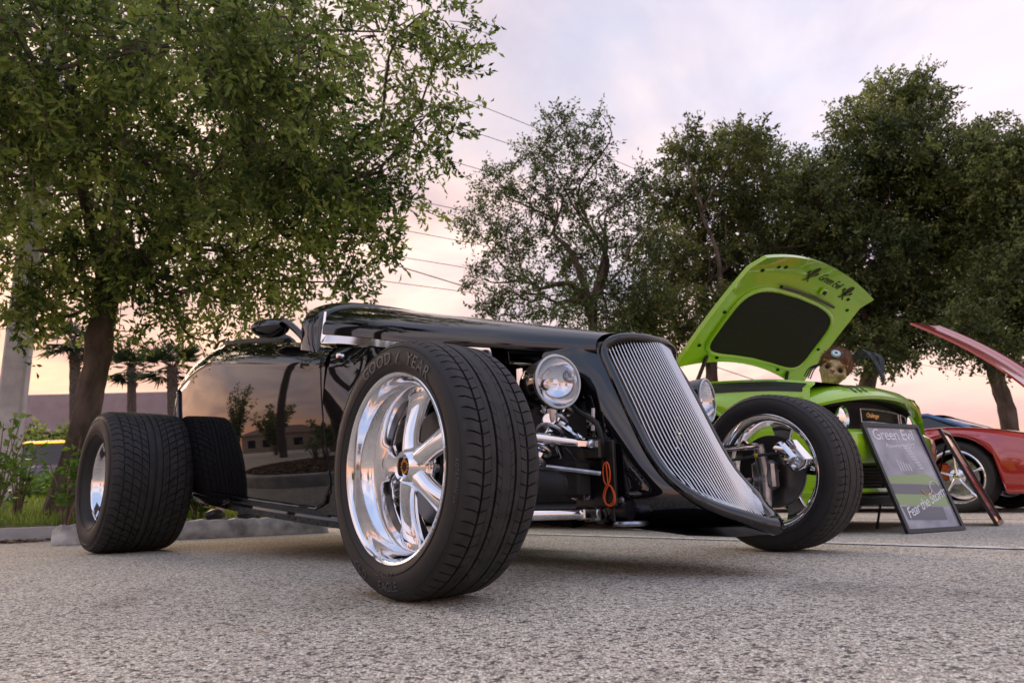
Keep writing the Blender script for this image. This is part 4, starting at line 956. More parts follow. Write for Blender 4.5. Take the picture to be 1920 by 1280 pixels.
def leaves(name, pos, dirs, L_, W_, mat, parent, fold=.25, tint=None, kind='stuff', seed=1):
    """one folded four-sided leaf at each position along its direction"""
    rg = np.random.default_rng(seed); n = len(pos); pos = np.asarray(pos, float); d = np.asarray(dirs, float); d /= np.linalg.norm(d, axis=1)[:, None]+1e-9
    r = rg.normal(size=(n, 3)); s = np.cross(d, r); s /= np.linalg.norm(s, axis=1)[:, None]+1e-9; u = np.cross(s, d)
    ln = L_*rg.uniform(.45, 1.3, n)[:, None]; wd = W_*rg.uniform(.7, 1.15, n)[:, None]
    v = np.empty((n, 4, 3)); v[:, 0] = pos; v[:, 1] = pos+d*ln*.55+s*wd*.5+u*wd*fold; v[:, 2] = pos+d*ln-u*ln*.08; v[:, 3] = pos+d*ln*.55-s*wd*.5+u*wd*fold
    me = bpy.data.meshes.new(name); me.vertices.add(4*n); me.vertices.foreach_set('co', v.reshape(-1))
    me.loops.add(6*n); me.polygons.add(2*n); i = np.arange(n)*4
    idx = np.stack([i, i+1, i+2, i, i+2, i+3], 1).reshape(-1); me.loops.foreach_set('vertex_index', idx.astype(np.int32))
    me.polygons.foreach_set('loop_start', (np.arange(2*n)*3).astype(np.int32)); me.polygons.foreach_set('loop_total', np.full(2*n, 3, np.int32)); me.update()
    at = me.attributes.new('tint', 'FLOAT', 'POINT'); tv = rg.random(n) if tint is None else np.clip(tint+rg.normal(0, .18, n), 0, 1)
    at.data.foreach_set('value', np.repeat(tv, 4).astype(np.float32)); me.materials.append(mat)
    o = bpy.data.objects.new(name, me); COL.objects.link(o); o.parent = parent; o['kind'] = kind
    return o
def unit(n, rg): v = rg.normal(size=(n, 3)); return v/np.linalg.norm(v, axis=1)[:, None]
bark = noisy(pm('oak_bark', (.09, .065, .05), .95), 7, (.05, .036, .028), (.15, .115, .09), bump=1, bscale=28, dist=.03, stretch=(1, 1, .35))
def tree(name, base, fork, lobes, label, leafm, n_twigs, per, L_, W_, r0, seed, group=None, lean_pts=None, twig_r=.28, limb_r=.3, hang=.25):
    """trunk to the fork, one limb to each lobe (centre, radii), twigs with leaves spread through the lobes"""
    rg = np.random.default_rng(seed); root = empty(name, base); tag(root, label, 'tree', group); b = Vector(base)
    fk = Vector(fork)-b
    tp = [Vector((0, 0, -.1))]+[Vector(p)-b for p in (lean_pts or [])]+[fk]
    tp = curve_pts(tp, 18); rr = [r0*(1.35-.55*min(1, i/5) if i < 5 else .82-.12*(i-5)/12)*(1+.06*math.sin(i*2.1)) for i in range(18)]
    g = G().tube(tp, rr, 14); 
    for v_i in range(len(g.v)):
        x, y, z = g.v[v_i]; q = .06*r0*math.sin(z*9+x*30)+.05*r0*math.sin(y*40+z*4); g.v[v_i] = (x+q, y+q*.7, z)
    g.obj('trunk', bark, root)
    gl = G(); pos = []; dr = []; tint = []
    vol = np.array([np.prod(q[1]) for q in lobes])**.75; cnt = np.maximum(6, (n_twigs*vol/vol.sum())).astype(int)
    LC = np.array([q[0] for q in lobes])-np.array(base); ncl = min(6, len(lobes)); seeds = [int(rg.integers(len(LC)))]
    while len(seeds) < ncl: seeds.append(int(np.argmax(np.min([np.linalg.norm(LC-LC[j], axis=1) for j in seeds], axis=0))))
    own = np.argmin([np.linalg.norm(LC-LC[j], axis=1) for j in seeds], axis=0); hubs = []
    for k in range(ncl):
        ce = Vector(LC[own == k].mean(axis=0)); ln_ = (ce-fk).length; wob = Vector(rg.normal(size=3))*ln_*.07
        hb_ = fk.lerp(ce, .52)+wob; hubs.append(hb_); md = fk.lerp(hb_, .5)+Vector(rg.normal(size=3))*ln_*.06+Vector((0, 0, .05*ln_))
        gl.tube(curve_pts([fk+Vector((0, 0, -.2)), md, hb_], 12), [r0*limb_r*(1.35-.75*i/11) for i in range(12)], 8)
    for li, ((c, rad), m) in enumerate(zip(lobes, cnt)):
        c = np.array(c)-np.array(base); rad = np.array(rad); cv = Vector(c); h0 = hubs[own[li]]; sp_ = (cv-h0).length
        gl.tube(curve_pts([h0, h0.lerp(cv, .35)+Vector(rg.normal(size=3))*sp_*.12, h0.lerp(cv, .7)+Vector(rg.normal(size=3))*sp_*.10, cv], 12), [r0*limb_r*.42*(1-.85*i/11)+.004 for i in range(12)], 6)
        dvs = unit(m, rg); rad_f = rg.uniform(.25, 1.0, m)**.6
        tw = c+dvs*rad*rad_f[:, None]
        lt = rg.normal(.42, .20)
        for p, dv_ in zip(tw, dvs):
            if rg.random() < .16:
                st_ = Vector(c+(p-c)*.25); gl.tube([st_, st_.lerp(Vector(p), .5)+Vector((0, 0, .05)), Vector(p)], [.012*r0/.17, .008*r0/.17, .003], 4)
            ax0 = None
            ax = dv_*.7+np.array([0, 0, -hang])+rg.normal(size=3)*.45; ax /= np.linalg.norm(ax)
            t = rg.uniform(-.4, 1, per)
            pp = p+ax*(t*twig_r)[:, None]+rg.normal(size=(per, 3))*twig_r*.10
            gl.tube([Vector(p-ax*twig_r*.7), Vector(p+ax*twig_r*.95)], [.0045, .0015], 3, cap=False)
            dd = ax*.6+unit(per, rg)*.9
            pos.append(pp); dr.append(dd); tint.append(np.full(per, lt+rg.normal()*.24))
    gl.obj('limbs', bark, root, kind='stuff')
    leaves('crown', np.concatenate(pos), np.concatenate(dr), L_, W_, leafm, root, tint=np.concatenate(tint), seed=seed+1)
    return root
def lobes_in(rg_seed, centre, radii, n, lr, squash=.75, flt=None):
    rg = np.random.default_rng(rg_seed); o = []
    while len(o) < n:
        d = unit(1, rg)[0]*rg.uniform(.35, .95)**.7; p = np.array(centre)+d*np.array(radii)
        if flt and not flt(p): continue
        q = lr*rg.uniform(.7, 1.3); o.append((tuple(p), (q, q, q*squash)))
    return o
oakm = leaf_material('oak_leaf', (.035, .080, .012), (.40, .50, .11), .45)
oakd = leaf_material('oak_leaf_dark', (.036, .064, .014), (.27, .32, .09), .40)
oakc = leaf_material('oak_leaf_deep', (.022, .046, .010), (.16, .23, .06), .30)
oako = leaf_material('oak_leaf_olive', (.040, .064, .014), (.27, .31, .085), .40)
def W(px, py, depth):
    """pixel of the 1920 x 1280 picture and a depth -> point"""
    a, r_ = R(PITCH), R(ROLL); fw = Vector((0, math.cos(a), math.sin(a))); up = Vector((0, -math.sin(a), math.cos(a))); rt = Vector((1, 0, 0))
    r2 = rt*math.cos(r_)+up*math.sin(r_); u2 = -rt*math.sin(r_)+up*math.cos(r_)
    d = fw+r2*((px-960)/F_PX)-u2*((py-640)/F_PX); return Vector((0, 0, CAM_H))+d*(depth/d.y)
# --- big live oak at the left
base = W(118, 978, 6.6); base.z = .14
lob = lobes_in(11, (-3.9, 6.7, 4.4), (3.1, 2.6, 2.2), 36, .68)
lob += [(tuple(W(x, y, d)), (r_, r_, r_*.75)) for x, y, d, r_ in ((800, 215, 6.2, .42), (720, 60, 6.0, .65), (690, 330, 6.3, .55), (640, 470, 6.3, .42), (560, 420, 6.2, .55), (470, 560, 6.4, .36), (330, 500, 6.2, .55), (60, 470, 6.0, .62), (20, 560, 6.2, .40), (380, 330, 5.4, .62), (200, 250, 5.0, .6), (560, 240, 5.4, .6), (100, 60, 4.6, .7), (330, 80, 4.6, .7), (560, 60, 5.0, .7), (250, 400, 5.6, .5), (700, 440, 6.4, .35), (470, 130, 5, .6), (20, 300, 5, .6), (90, 560, 6.3, .42), (250, 580, 6.6, .40), (330, 600, 6.9, .35), (420, 520, 6.2, .45), (520, 500, 6.4, .45), (30, 620, 6.6, .30), (150, 500, 6.2, .5), (260, 470, 6, .5), (600, 360, 6, .5), (660, 530, 6.5, .28), (740, 380, 6.4, .38), (820, 110, 6.2, .38), (800, 20, 6.2, .45), (770, 270, 6.2, .45), (450, 430, 6, .55), (400, 640, 7, .25), (210, 640, 7, .22))]
tree('oak_tree', tuple(base), tuple(W(205, 520, 6.6)), lob, 'large leafy live oak on the grass behind the fat rear tyre', oakm, 3500, 25, .082, .034, .145, 21, 'trees around the lot', [W(150, 830, 6.6), W(180, 680, 6.6)], .26, .34)
# --- thin tree behind the hot rod's hood
dd = 14.0
lob = [(tuple(W(x, y, dd+q)), (r_, r_, r_*.8)) for x, y, r_, q in ((1050, 235, .45, 0), (1010, 290, .55, .4), (1100, 280, .5, -.4), (930, 350, .55, .2), (1040, 370, .7, 0), (1150, 360, .6, .3), (890, 420, .42, -.2), (960, 450, .65, .3), (1080, 460, .75, 0), (1190, 440, .55, -.3), (900, 520, .38, 0), (980, 540, .55, -.3), (1100, 550, .7, .2), (1190, 540, .6, 0), (930, 590, .45, .2), (1030, 610, .55, 0), (1140, 620, .6, -.2), (1130, 220, .22, 0), (1205, 330, .32, 0))]
b3 = W(1112, 950, dd); b3.z = .1
tree('oak_tree', tuple(b3), tuple(W(1108, 560, dd)), lob, 'slender open crowned oak rising behind the hood of the black hot rod', oakc, 1450, 18, .085, .040, .13, 31, 'trees around the lot', [W(1118, 760, dd)], .30, .45)
# --- olive tree and the tall dense ones at the right
def px_lobes(lst, d, sd):
    rg = random.Random(sd); return [(tuple(W(x, y, d+rg.uniform(-1.2, 1.2))), (r_, r_, r_*.8)) for x, y, r_ in lst]
d1 = 15.5
lob = px_lobes([(1290, 300, .6), (1370, 290, .75), (1440, 320, .8), (1260, 380, .7), (1340, 390, .95), (1440, 410, 1.0), (1530, 390, .8), (1240, 480, .7), (1310, 490, .9), (1410, 500, 1.0), (1510, 490, .9), (1220, 570, .6), (1290, 580, .8), (1390, 600, .8), (1480, 590, .9), (1250, 640, .5), (1400, 270, .5), (1290, 250, .25), (1180, 600, .5)], d1, 5)
b4 = W(1330, 950, d1); b4.z = .1
tree('oak_tree', tuple(b4), tuple(W(1335, 650, d1)), lob, 'olive tinted oak behind the raised green hood', oako, 3000, 24, .105, .05, .17, 41, 'trees around the lot', None, .34)
d2 = 15.0
lob = px_lobes([(1660, 190, .6), (1720, 200, .7), (1610, 230, .6), (1690, 280, .9), (1780, 300, .8), (1850, 250, .4), (1590, 330, .8), (1670, 380, 1.0), (1770, 400, 1.0), (1560, 430, .8), (1640, 480, 1.0), (1740, 500, 1.0), (1600, 560, .8), (1690, 590, .9), (1780, 590, .7), (1570, 630, .6), (1650, 650, .6), (1850, 350, .8), (1840, 470, .9), (1520, 330, .5), (1730, 150, .35)], d2, 6)
b5 = W(1600, 940, d2); b5.z = .1
tree('oak_tree', tuple(b5), tuple(W(1655, 640, d2)), lob, 'tallest dense dark oak, its trunk rising behind the skull ornament', oakd, 4000, 26, .105, .05, .20, 51, 'trees around the lot', [W(1622, 740, d2)], .36)
d3 = 13.5
lob = px_lobes([(1900, 330, .9), (1990, 380, 1.0), (1880, 450, .9), (1960, 500, 1.0), (1860, 560, .7), (1930, 610, .7), (1810, 610, .5), (1790, 650, .35), (2040, 560, .9), (2060, 430, 1.0), (1880, 660, .4), (1960, 270, .6)], d3, 7)
b6 = W(1905, 930, d3); b6.z = .1
tree('oak_tree', tuple(b6), tuple(W(1855, 660, d3)), lob, 'dense oak with curved trunk behind the raised red hood', oakd, 2600, 24, .095, .045, .18, 61, 'trees around the lot', [W(1892, 790, d3), W(1872, 720, d3)], .34)
# --- cabbage palms
palmbark = noisy(pm('palm_bark', (.10, .075, .06), .95), 20, (.05, .038, .03), (.16, .12, .095), bump=1, bscale=40, dist=.03)
palml = leaf_material('palm_leaf', (.028, .050, .018), (.075, .105, .04), .2)
def palm(base, top, label, seed, r0=.16, fr=1.2, n=26, group='palms around the lot'):
    rg = random.Random(seed); root = empty('palm_tree', tuple(base)); tag(root, label, 'palm tree', group); t = Vector(top)-Vector(base)
    pts = [t*k/24 for k in range(25)]; g = G().tube(pts, [r0*(1.1-.2*k/24)*(1+.07*(k % 2)) for k in range(25)], 12)
    for k in range(60):   # old leaf boots under the crown
        a = rg.uniform(0, 6.28); z = rg.uniform(.80, 1.0); p = t*z; d = Vector((math.cos(a), math.sin(a), .8)).normalized(); g.tube([p+d*r0*.6, p+d*(r0*1.1+.12*z)], [.035, .012], 5)
    g.obj('trunk', palmbark, root)
    gs = G(); pos = []; dr = []
    for k in range(n):
        a = rg.uniform(0, 6.28); el = rg.uniform(-.7, 1.25); d = Vector((math.cos(a)*math.cos(el), math.sin(a)*math.cos(el), math.sin(el))); tip = t+d*fr*.62
        gs.tube([t, t+d*fr*.35+Vector((0, 0, .04)), tip], [.016, .012, .006], 4)
        s_ = d.cross(Vector((0, 0, 1))).normalized(); u_ = s_.cross(d)
        for j in range(18):
            b_ = -1.5+3.0*j/17; q = d*math.cos(b_)+s_*math.sin(b_)+u_*.15; q.z -= .28*abs(b_)*.6+.12; pos.append(tuple(tip)); dr.append(tuple(q))
    gs.obj('frond_stems', palmbark, root, kind='stuff'); leaves('crown', pos, dr, fr*.72, fr*.07, palml, root, seed=seed)
    return root
for i, (x, y, xb, d) in enumerate(((140, 642, 144, 24), (247, 690, 247, 29), (322, 688, 330, 24))):
    b_ = W(xb, 940, d); b_.z = .2
    palm(b_, W(x, y, d), ('cabbage palm seen left of the oak trunk', 'cabbage palm standing clear of the oak trunk before the long building', 'cabbage palm behind the tail of the black hot rod')[i], 70+i, .17, .85, 30)
# --- shrubs
shl = leaf_material('shrub_leaf', (.05, .13, .012), (.17, .30, .035), .35)
stemm = noisy(pm('shrub_stem', (.16, .11, .07), .9), 20, (.10, .07, .05), (.24, .17, .11))
def shrub(base, h, spread, nst, nl, label, seed, group='shrubs on the verge', Ls=.075, bare=0, mat=None):
    rg = random.Random(seed); root = empty('shrub', tuple(base)); tag(root, label, 'shrub', group); g = G(); pos = []; dr = []
    for k in range(nst):
        a = rg.uniform(0, 6.28); tip = Vector((math.cos(a)*spread*rg.uniform(.2, 1), math.sin(a)*spread*rg.uniform(.2, 1), h*rg.uniform(.6, 1.05)))
        cp = curve_pts([(tip.x*.08, tip.y*.08, -.03), (tip.x*.4, tip.y*.4, tip.z*.5), tuple(tip)], 10); g.tube(cp, [.009*(1-.7*i/9) for i in range(10)], 5)
        for j in range(nl):
            t = rg.uniform(.25+bare, 1)**.8; i = min(8, int(t*9)); p = Vector(cp[i]).lerp(Vector(cp[i+1]), t*9-i)
            d = Vector((rg.gauss(0, 1), rg.gauss(0, 1), rg.gauss(.3, .6))); p2 = p+d.normalized()*rg.uniform(.0, .06); pos.append(tuple(p2)); dr.append(tuple(d))
    g.obj('stems', stemm, root, kind='stuff'); leaves('foliage', pos, dr, Ls, Ls*.62, mat or shl, root, seed=seed)
    return root
for i, (x, d, h, sp, ns, nl, lb) in enumerate(((-15, 5.7, .80, .30, 8, 18, 'leafy shrub with long bare stems before the light pole'), (30, 6.3, .75, .25, 7, 16, 'leafy shrub rising right of the light pole foot'), (122, 5.75, .66, .24, 9, 18, 'bright green shrub growing at the oak trunk foot'), (215, 6.3, .55, .3, 12, 22, 'shrub hidden mostly behind the fat rear tyre'), (370, 6.6, .42, .35, 14, 24, 'low shrub between the rear tyre and the body sill'), (480, 6.8, .36, .4, 14, 24, 'low shrub beyond the sill of the black hot rod'))):
    b_ = W(x, 980, d); b_.z = .10
    shrub(b_, h, sp, ns, nl, lb, 80+i)
for i, (x, d) in enumerate(((85, 12.5), (55, 13.2), (110, 11.8), (20, 12.6), (160, 12.4), (230, 13))):
    b_ = W(x, 940, d); b_.z = .15
    shrub(b_, .62, .5, 18, 30, 'clipped hedge shrub in front of the dark passing car', 90+i, 'hedge along the road', .09)
for i, (x, d, h) in enumerate(((95, 19, 2.1), (40, 21, 2.3))):
    b_ = W(x, 930, d); b_.z = .2
    shrub(b_, h, 1.1, 40, 60, ('rounded green bush in front of the long building', 'rounded green bush behind the light pole')[i], 100+i, 'bushes by the building', .16, 0, oakm)
# --- grass blades on the verge near the kerb
rg = np.random.default_rng(5); n = 16000
gx = KX-.17-rg.random(n)**1.6*5.0; gy = rg.uniform(-1.55, 5.5, n)
P0 = np.stack([CX+Fv.x*gx+Lv.x*gy, CY+Fv.y*gx+Lv.y*gy, .09+.2*np.minimum(1, (KX-.155-gx)/32*8)], 1)
dd_ = rg.normal(size=(n, 3))*.35+np.array([0, 0, 1.0])
grassm = leaf_material('grass_blade', (.14, .22, .03), (.34, .44, .08), .4)
o = leaves('grass', P0, dd_, .10, .009, grassm, None, fold=.1, seed=6); tag(o, 'short bright green grass on the verge behind the kerb', 'grass', kind='stuff')
# --- mulch and litter against the kerb, leaves on the asphalt
def chips(name, n, fx_, fy_, z0, size, mat, label, cat, seed):
    rg = random.Random(seed); g = G()
    for k in range(n):
        p = Vector(fx_(rg)) if fy_ is None else cw(fx_(rg), fy_(rg), 0)
        p.z = z0(p) if callable(z0) else z0+rg.random()*.012; s_ = size*rg.uniform(.5, 1.5); Rm = Matrix.Rotation(rg.uniform(0, 6.28), 3, 'Z') @ Matrix.Rotation(rg.gauss(0, .5), 3, 'X') @ Matrix.Rotation(rg.gauss(0, .4), 3, 'Y')
        g.box(p, (s_, s_*rg.uniform(.25, .6), s_*.15), Rm)
    o = g.obj(name, mat, None, smooth=False); tag(o, label, cat, kind='stuff'); return o
mulm = noisy(pm('mulch', (.12, .07, .035), .95), 14, (.045, .026, .016), (.30, .19, .10), lo=.3, hi=.7, detail=1)
chips('litter', 1500, lambda r: KX+.02+abs(r.gauss(0, .10)), lambda r: r.uniform(-1.6, .2), .004, .035, mulm, 'brown bark and leaf litter gathered along the kerb', 'litter', 4)
rg = random.Random(9)
for k in range(12):
    p = (W(rg.uniform(100, 900), rg.uniform(1060, 1200), 1)-Vector((0, 0, CAM_H))); t = -CAM_H/p.z; p = Vector((0, 0, CAM_H))+p*t
    o = G().add([(0, 0, .003), (.012, .005, .006), (.026, 0, .004), (.012, -.005, .005)], [(0, 1, 2, 3)]).obj('fallen_leaf', pm('dry_leaf', (.40, .30, .10), .8) if k == 0 else bpy.data.materials['dry_leaf'], None, smooth=False, loc=(p.x, p.y, .002), rot=(0, 0, rg.uniform(0, 6.28)))
    tag(o, 'tiny dry yellowish leaf lying on the asphalt', 'leaf', 'fallen leaves on the asphalt')
# ================================================================== far things on the left
pole = empty('light_pole', tuple(W(0, 950, 8.2))); pole.location.z = .12; tag(pole, 'square pale concrete light pole left of the oak', 'light pole')
pcm = noisy(pm('pole_concrete', (.60, .58, .61), .8), 6, (.50, .48, .51), (.68, .66, .69), bump=.2, bscale=60, detail=8)
rows = [[(a*s_, b*s_, z) for a, b in ((-1, -.8), (-.8, -1), (.8, -1), (1, -.8), (1, .8), (.8, 1), (-.8, 1), (-1, .8))] for z, s_ in ((-.1, .125), (2, .12), (4, .114), (9, .095))]
g = G().grid(rows, True); g.obj('shaft', pcm, pole); pole.rotation_euler = (0, 0, R(20))
G().box((0, .5, 9.0), (.1, 1.2, .1), bev=.02).obj('lamp_arm', M['steel'], pole); G().box((0, 1.2, 8.98), (.35, .6, .14), bev=.04).obj('lamp_head', M['steel'], pole)
# long low building
bl = empty('building', tuple(W(200, 940, 36))); bl.location.z = .2; tag(bl, 'long flat roofed mauve building with a dark band of windows', 'building')
wallm = noisy(pm('mauve_stucco', (.34, .26, .27), .9), 2, (.31, .235, .245), (.37, .285, .295))
G().box((-2, 4, 4.55), (34, 8, 1.9), bev=.05).obj('parapet', wallm, bl); G().box((-2, 4.3, 1.8), (33, 7.6, 3.6)).obj('wall', pm('shaded_recess_wall', (.10, .085, .09), .8), bl)  # wall below the parapet gets its recess shade from a dark colour
for k in range(11):
    wn = G().box((-17.2+3.0*k, .48, 2.1), (2.3, .06, 2.0)).obj('window', M['glass'], bl); 
    for q in (-1.17, 1.17, 0): G().box((-17.2+3.0*k+q, .44, 2.1), (.07, .07, 2.05)).obj('mullion', M['satin'], wn)
for k in range(12): G().box((-18.7+3.0*k, .25, 1.8), (.45, .45, 3.6), bev=.03).obj('column', wallm, bl)
# passing car beyond the hedge
fc = empty('passing_car', tuple(W(105, 945, 17.5)), R(172)); fc.location.z = .25; tag(fc, 'dark blue car with tan windows passing behind the hedge', 'car')
st = [(-2.2, .70, .70, .86, .6), (-1.8, .86, .78, .92, .7), (0, .88, .80, .95, .72), (1.3, .87, .78, .92, .7), (2.0, .82, .70, .82, .66), (2.25, .66, .62, .70, .55)]
loft_car(fc, pm('dark_blue_paint', (.03, .04, .10), .25, coat=1), st, [(1.4, .33), (-1.4, .33)], .37, .20, lin(-2.2, 2.25, 40)); cabin(fc, pm('tan_paint', (.38, .31, .22), .4, coat=.5), (1.0, .4, -1.2, -1.9, .93, 1.45, .72, .60))
for s in (-1, 1):
    for x in (1.4, -1.4): simple_wheel(fc, x, s*.76, .33, .22, s, M['steel'])
    G().box((.0, s*.665, 1.43), (1.3, .02, .035), bev=.008).obj('roof_marker', pm('amber_marker', (.9, .35, .03), .4, emit=((1, .40, .04), 1.2)), fc)
G().box((0, 0, .45), (3.9, 1.4, .4)).obj('underbody', M['flat'], fc)
for s in (-1, 1): G().box((2.22, s*.5, .62), (.08, .26, .10), bev=.02).obj('headlight', M['lens'], fc)
G().box((2.24, 0, .36), (.10, 1.5, .10), bev=.03).obj('bumper', M['chrome'], fc)
# overhead wires between two poles out of the picture
def utility_pole(p, h, label):
    r_ = empty('utility_pole', (p.x, p.y, 0)); tag(r_, label, 'utility pole', 'utility poles'); wd = noisy(pm('pole_wood', (.12, .09, .07), .9), 10, (.08, .06, .045), (.18, .14, .11))
    G().tube([(0, 0, 0), (0, 0, h)], [.16, .11], 12).obj('shaft', wd, r_); G().box((0, 0, h-.5), (.12, 2.4, .14)).obj('crossarm', wd, r_)
    for y in (-1, -.4, .4, 1): G().tube([(0, y, h-.43), (0, y, h-.25)], .04, 8).obj('insulator', M['steel'], r_)
wires = [((800, 158), (1010, 242)), ((880, 245), (1060, 305)), ((840, 300), (940, 330)), ((755, 370), (900, 402)), ((760, 432), (905, 460)), ((730, 478), (910, 508)), ((725, 492), (920, 552)), ((730, 528), (915, 553))]
pA, pB = W(150, 930, 30), W(2300, 930, 75)
for i, ((x0, y0), (x1, y1)) in enumerate(wires):
    # straight in the picture: find heights above the two poles' ground points along that pixel line
    sl_ = (y1-y0)/(x1-x0); g = G(); pts = []
    def at(x):
        t = (x-960)/F_PX; a = pA; b = pB     # vertical plane through both poles
        d = W(x, 640, 1)-Vector((0, 0, CAM_H)); dx, dy = d.x, d.y; ex, ey = b.x-a.x, b.y-a.y
        s_ = (a.x*ey-a.y*ex)/(dx*ey-dy*ex); return s_*dy
    for x in lin(150, 1900, 40):
        y = y0+sl_*(x-x0)+.00003*(x-900)**2*(1 if x > 900 else .6); pts.append(W(x, y, at(x)))
    o = g.tube(pts, .018 if i != 6 else .028, 5).obj('overhead_wire', pm('wire_black', (.03, .03, .035), .7) if i == 0 else bpy.data.materials['wire_black']); tag(o, ('highest overhead wire, running past the tip of the oak crown', 'second highest overhead wire beside the oak crown', 'third overhead wire below the tip of the oak crown', 'overhead wire between oak crown and thin tree, fourth from the top', 'overhead wire between oak crown and thin tree, fifth from the top', 'overhead wire just above the thickest one', 'thickest overhead wire, crossing the gap between oak and thin tree', 'lowest overhead wire, just above the black hood')[i], 'wire', 'overhead wires')
    ends = (pts[0], pts[-1])
utility_pole(pA, 15, 'wooden utility pole hidden by the big oak'); utility_pole(W(1900, 930, 60), 14, 'wooden utility pole behind the dense trees')
# ================================================================== the island the door mirrors, left of the picture
isl = [W(x, 1000, 1) for x in (0,)]
ctr = Vector((-6.0, 2.45, 0)); kp = []
for a in lin(-1.9, 1.25, 40): kp.append(ctr+Vector((2.35*math.cos(a), 2.2*math.sin(a), 0)))
kp = [Vector((-5.9, -6, 0)), Vector((-4.8, -3, 0))]+kp if False else kp
full_ = [ctr+Vector((3.1*math.cos(a), 2.55*math.sin(a), 0)) for a in lin(0, 2*math.pi, 73)]
kerb_path(full_, .15, .14, 'kerb', mc)
G().add([ctr+Vector((3.0*math.cos(a), 2.45*math.sin(a), .10)) for a in lin(0, 2*math.pi, 49)[:-1]], [tuple(range(48))]).obj('island_soil', mulm, None, smooth=False, kind='structure')
def in_isl(r):
    a = r.uniform(0, 6.283); q = math.sqrt(r.random()); return (ctr.x+2.93*q*math.cos(a), ctr.y+2.38*q*math.sin(a), 0)
chips('mulch', 8000, in_isl, None, lambda p: .105+random.random()*.03, .055, mulm, 'brown bark mulch filling the kerbed island', 'mulch', 12)
for i, (x, y) in enumerate(((-6.9, 2.0), (-6.4, 3.6), (-7.0, 3.9), (-7.6, 2.7))): shrub(Vector((x, y, .1)), .7, .4, 14, 12, 'thin stemmed shrub in the mulched island beside the thick palm', 120+i, 'shrubs in the island', .06, .25)
palm(Vector((-7.6, 3.3, .1)), (-7.6, 3.35, 7.5), 'thick palm in the mulched island', 130, .2, 1.3); palm(Vector((-15, 6.4, 0)), (-15, 6.6, 9.5), 'thin tall palm across the road', 131, .16, 1.3); palm(Vector((-13, 2.2, 0)), (-13.2, 2.2, 8.5), 'tall palm by the shop', 132, .18, 1.3)
for i, (x, y, h) in enumerate(((-20, 10.5, 4.5), (-22, 8.5, 3.6), (-17, 1.0, 2.2), (-20, 4.8, 2.0), (-16, -3, 3.5), (-12, -7, 4.5), (-6, -12, 5), (2, -14, 5.5), (10, -13, 5))): shrub(Vector((x, y, 0)), h, 1.4, 40, 55, ('tall dense bush before the hip roofed shop', 'second tall bush before the hip roofed shop', 'low bush by the tall palms', 'low bush between road and palms', 'dense bush past the mulched island', 'tall bush past the mulched island', 'tall bush along the far edge of the lot', 'tallest bush along the far edge of the lot', 'last tall bush along the far lot edge')[i], 140+i, 'bushes across the lot', .22, 0, oakd)
hb = empty('shop_building', (-58, 16, 0), R(15)); tag(hb, 'low tan building with a hipped roof across the road', 'building')
G().box((0, 0, 1.5), (7, 12, 3)).obj('wall', noisy(pm('tan_stucco', (.42, .33, .25), .9), 2, (.38, .30, .22), (.46, .36, .28)), hb)
G().add([(-4, -6.5, 3), (4, -6.5, 3), (4, 6.5, 3), (-4, 6.5, 3), (0, -3, 4.6), (0, 3, 4.6)], [(0, 1, 4), (1, 2, 5, 4), (2, 3, 5), (3, 0, 4, 5)]).obj('roof', noisy(pm('roof_tile', (.20, .12, .09), .8), 8, (.15, .09, .07), (.25, .15, .11)), hb, smooth=False)
for k in range(4): G().box((3.52, -4+2.6*k, 1.5), (.06, 1.4, 1.3)).obj('window', M['glass'], hb)
# ================================================================== people almost hidden by the cars
def person(name, loc, rz, joints, edges, rad, label, mats, cap=None):
    root = empty(name, tuple(loc), rz); tag(root, label, 'person')
    me = bpy.data.meshes.new('body'); me.from_pydata(joints, edges, []); o = bpy.data.objects.new('body', me); COL.objects.link(o); o.parent = root
    sk_ = o.modifiers.new('skin', 'SKIN'); o.modifiers.new('sub', 'SUBSURF').levels = 1; o.modifiers['sub'].render_levels = 2
    for v_, r_ in zip(me.skin_vertices[0].data, rad): v_.radius = (r_, r_)
    me.skin_vertices[0].data[0].use_root = True; me.materials.append(mats)
    for p in me.polygons: p.use_smooth = True
    return root
skin = pm('skin', (.48, .30, .22), .55); cloth = noisy(pm('grey_shirt', (.16, .17, .20), .9), 30, (.13, .14, .17), (.19, .20, .23))
J = [(0, 0, .98), (0, 0, 1.22), (0, 0, 1.42), (0, 0, 1.52), (0.01, 0, 1.63), (0, .20, 1.40), (0, .25, 1.12), (.06, .24, .88), (0, -.20, 1.40), (0, -.25, 1.12), (.06, -.24, .88), (0, .10, .90), (.02, .11, .50), (0, .11, .08), (.12, .12, .04), (0, -.10, .90), (.02, -.11, .50), (0, -.11, .08), (.12, -.12, .04)]
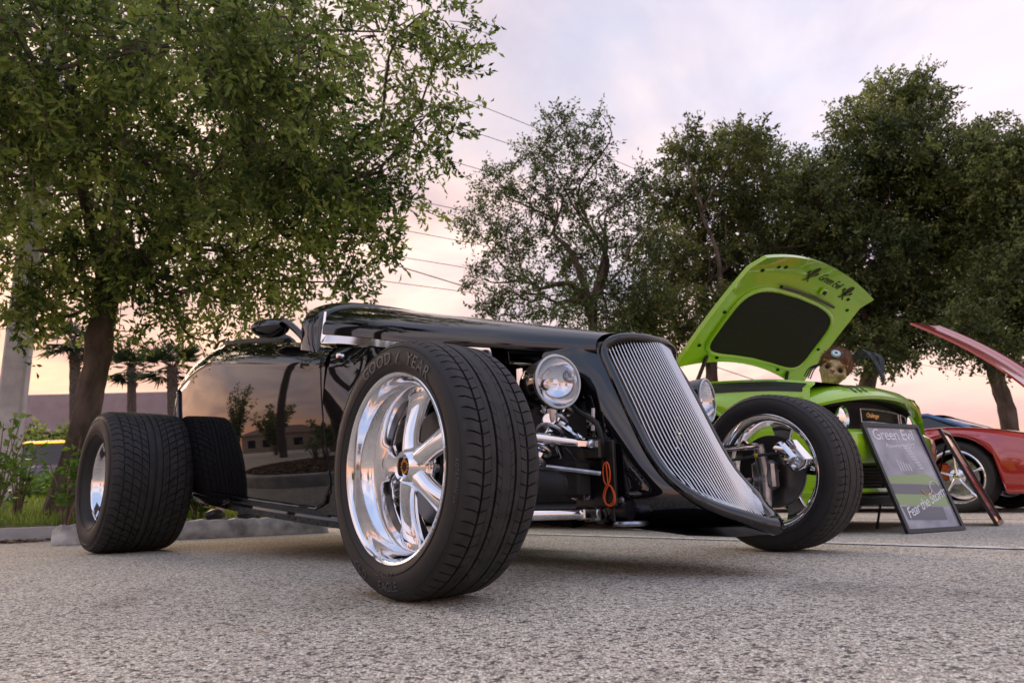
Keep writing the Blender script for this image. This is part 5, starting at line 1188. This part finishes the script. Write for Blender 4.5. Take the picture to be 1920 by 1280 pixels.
ED = [(0, 1), (1, 2), (2, 3), (3, 4), (2, 5), (5, 6), (6, 7), (2, 8), (8, 9), (9, 10), (0, 11), (11, 12), (12, 13), (13, 14), (0, 15), (15, 16), (16, 17), (17, 18)]
RD = [.15, .145, .13, .055, .095, .07, .05, .04, .07, .05, .04, .09, .065, .045, .04, .09, .065, .045, .04]
p1 = person('person', W(1706, 930, 13.2).xy.to_3d(), R(-110), J, ED, RD, 'person in a beige cap standing behind the green car', cloth)
capm = noisy(pm('beige_cap', (.42, .33, .25), .9), 30, (.37, .29, .21), (.47, .37, .29))
g = G().ball((.01, 0, 1.69), (.125, .11, .10), 20, 12); g.box((.13, 0, 1.675), (.13, .16, .012), bev=.004); g.obj('cap', capm, p1)
J2 = [(0, 0, .46), (-.05, 0, .72), (-.06, 0, .92), (-.03, 0, 1.02), (-.01, 0, 1.13), (-.05, .19, .90), (.08, .22, .66), (.30, .16, .60), (-.05, -.19, .90), (.08, -.22, .66), (.30, -.16, .60), (.05, .11, .44), (.42, .13, .46), (.42, .13, .06), (.53, .14, .03), (.05, -.11, .44), (.42, -.13, .46), (.46, -.13, .06), (.57, -.14, .03)]
pp = W(438, 975, 6.3); pp.z = .1
p2 = person('person', pp+Vector((.10, .42, 0)), R(-100), J2, ED, RD, 'seated person behind the black hot rod, only the lower legs showing', skin)
for a_, b_ in ((.47, .13), (.51, -.13)): G().ball((a_+.03, b_, .045), (.13, .05, .05), 16, 8).obj('shoe', M['satin'], p2)
chm = pm('chair_fabric', (.05, .06, .09), .9); ch = empty('folding_chair', tuple(pp+Vector((.10, .42, 0))), R(-100)); tag(ch, 'dark folding chair under the seated person behind the hot rod', 'chair')
G().box((.05, 0, .36), (.45, .46, .03), bev=.01).obj('seat', chm, ch); G().box((-.20, 0, .66), (.03, .46, .45), Matrix.Rotation(R(-12), 3, 'Y'), .01).obj('backrest', chm, ch)
for sx in (-1, 1):
    for sy_ in (-1, 1): G().tube([(.05+sx*.22, sy_*.22, 0), (.05+sx*.18, sy_*.22, .36)], .012, 8).obj('leg', M['steel'], ch)
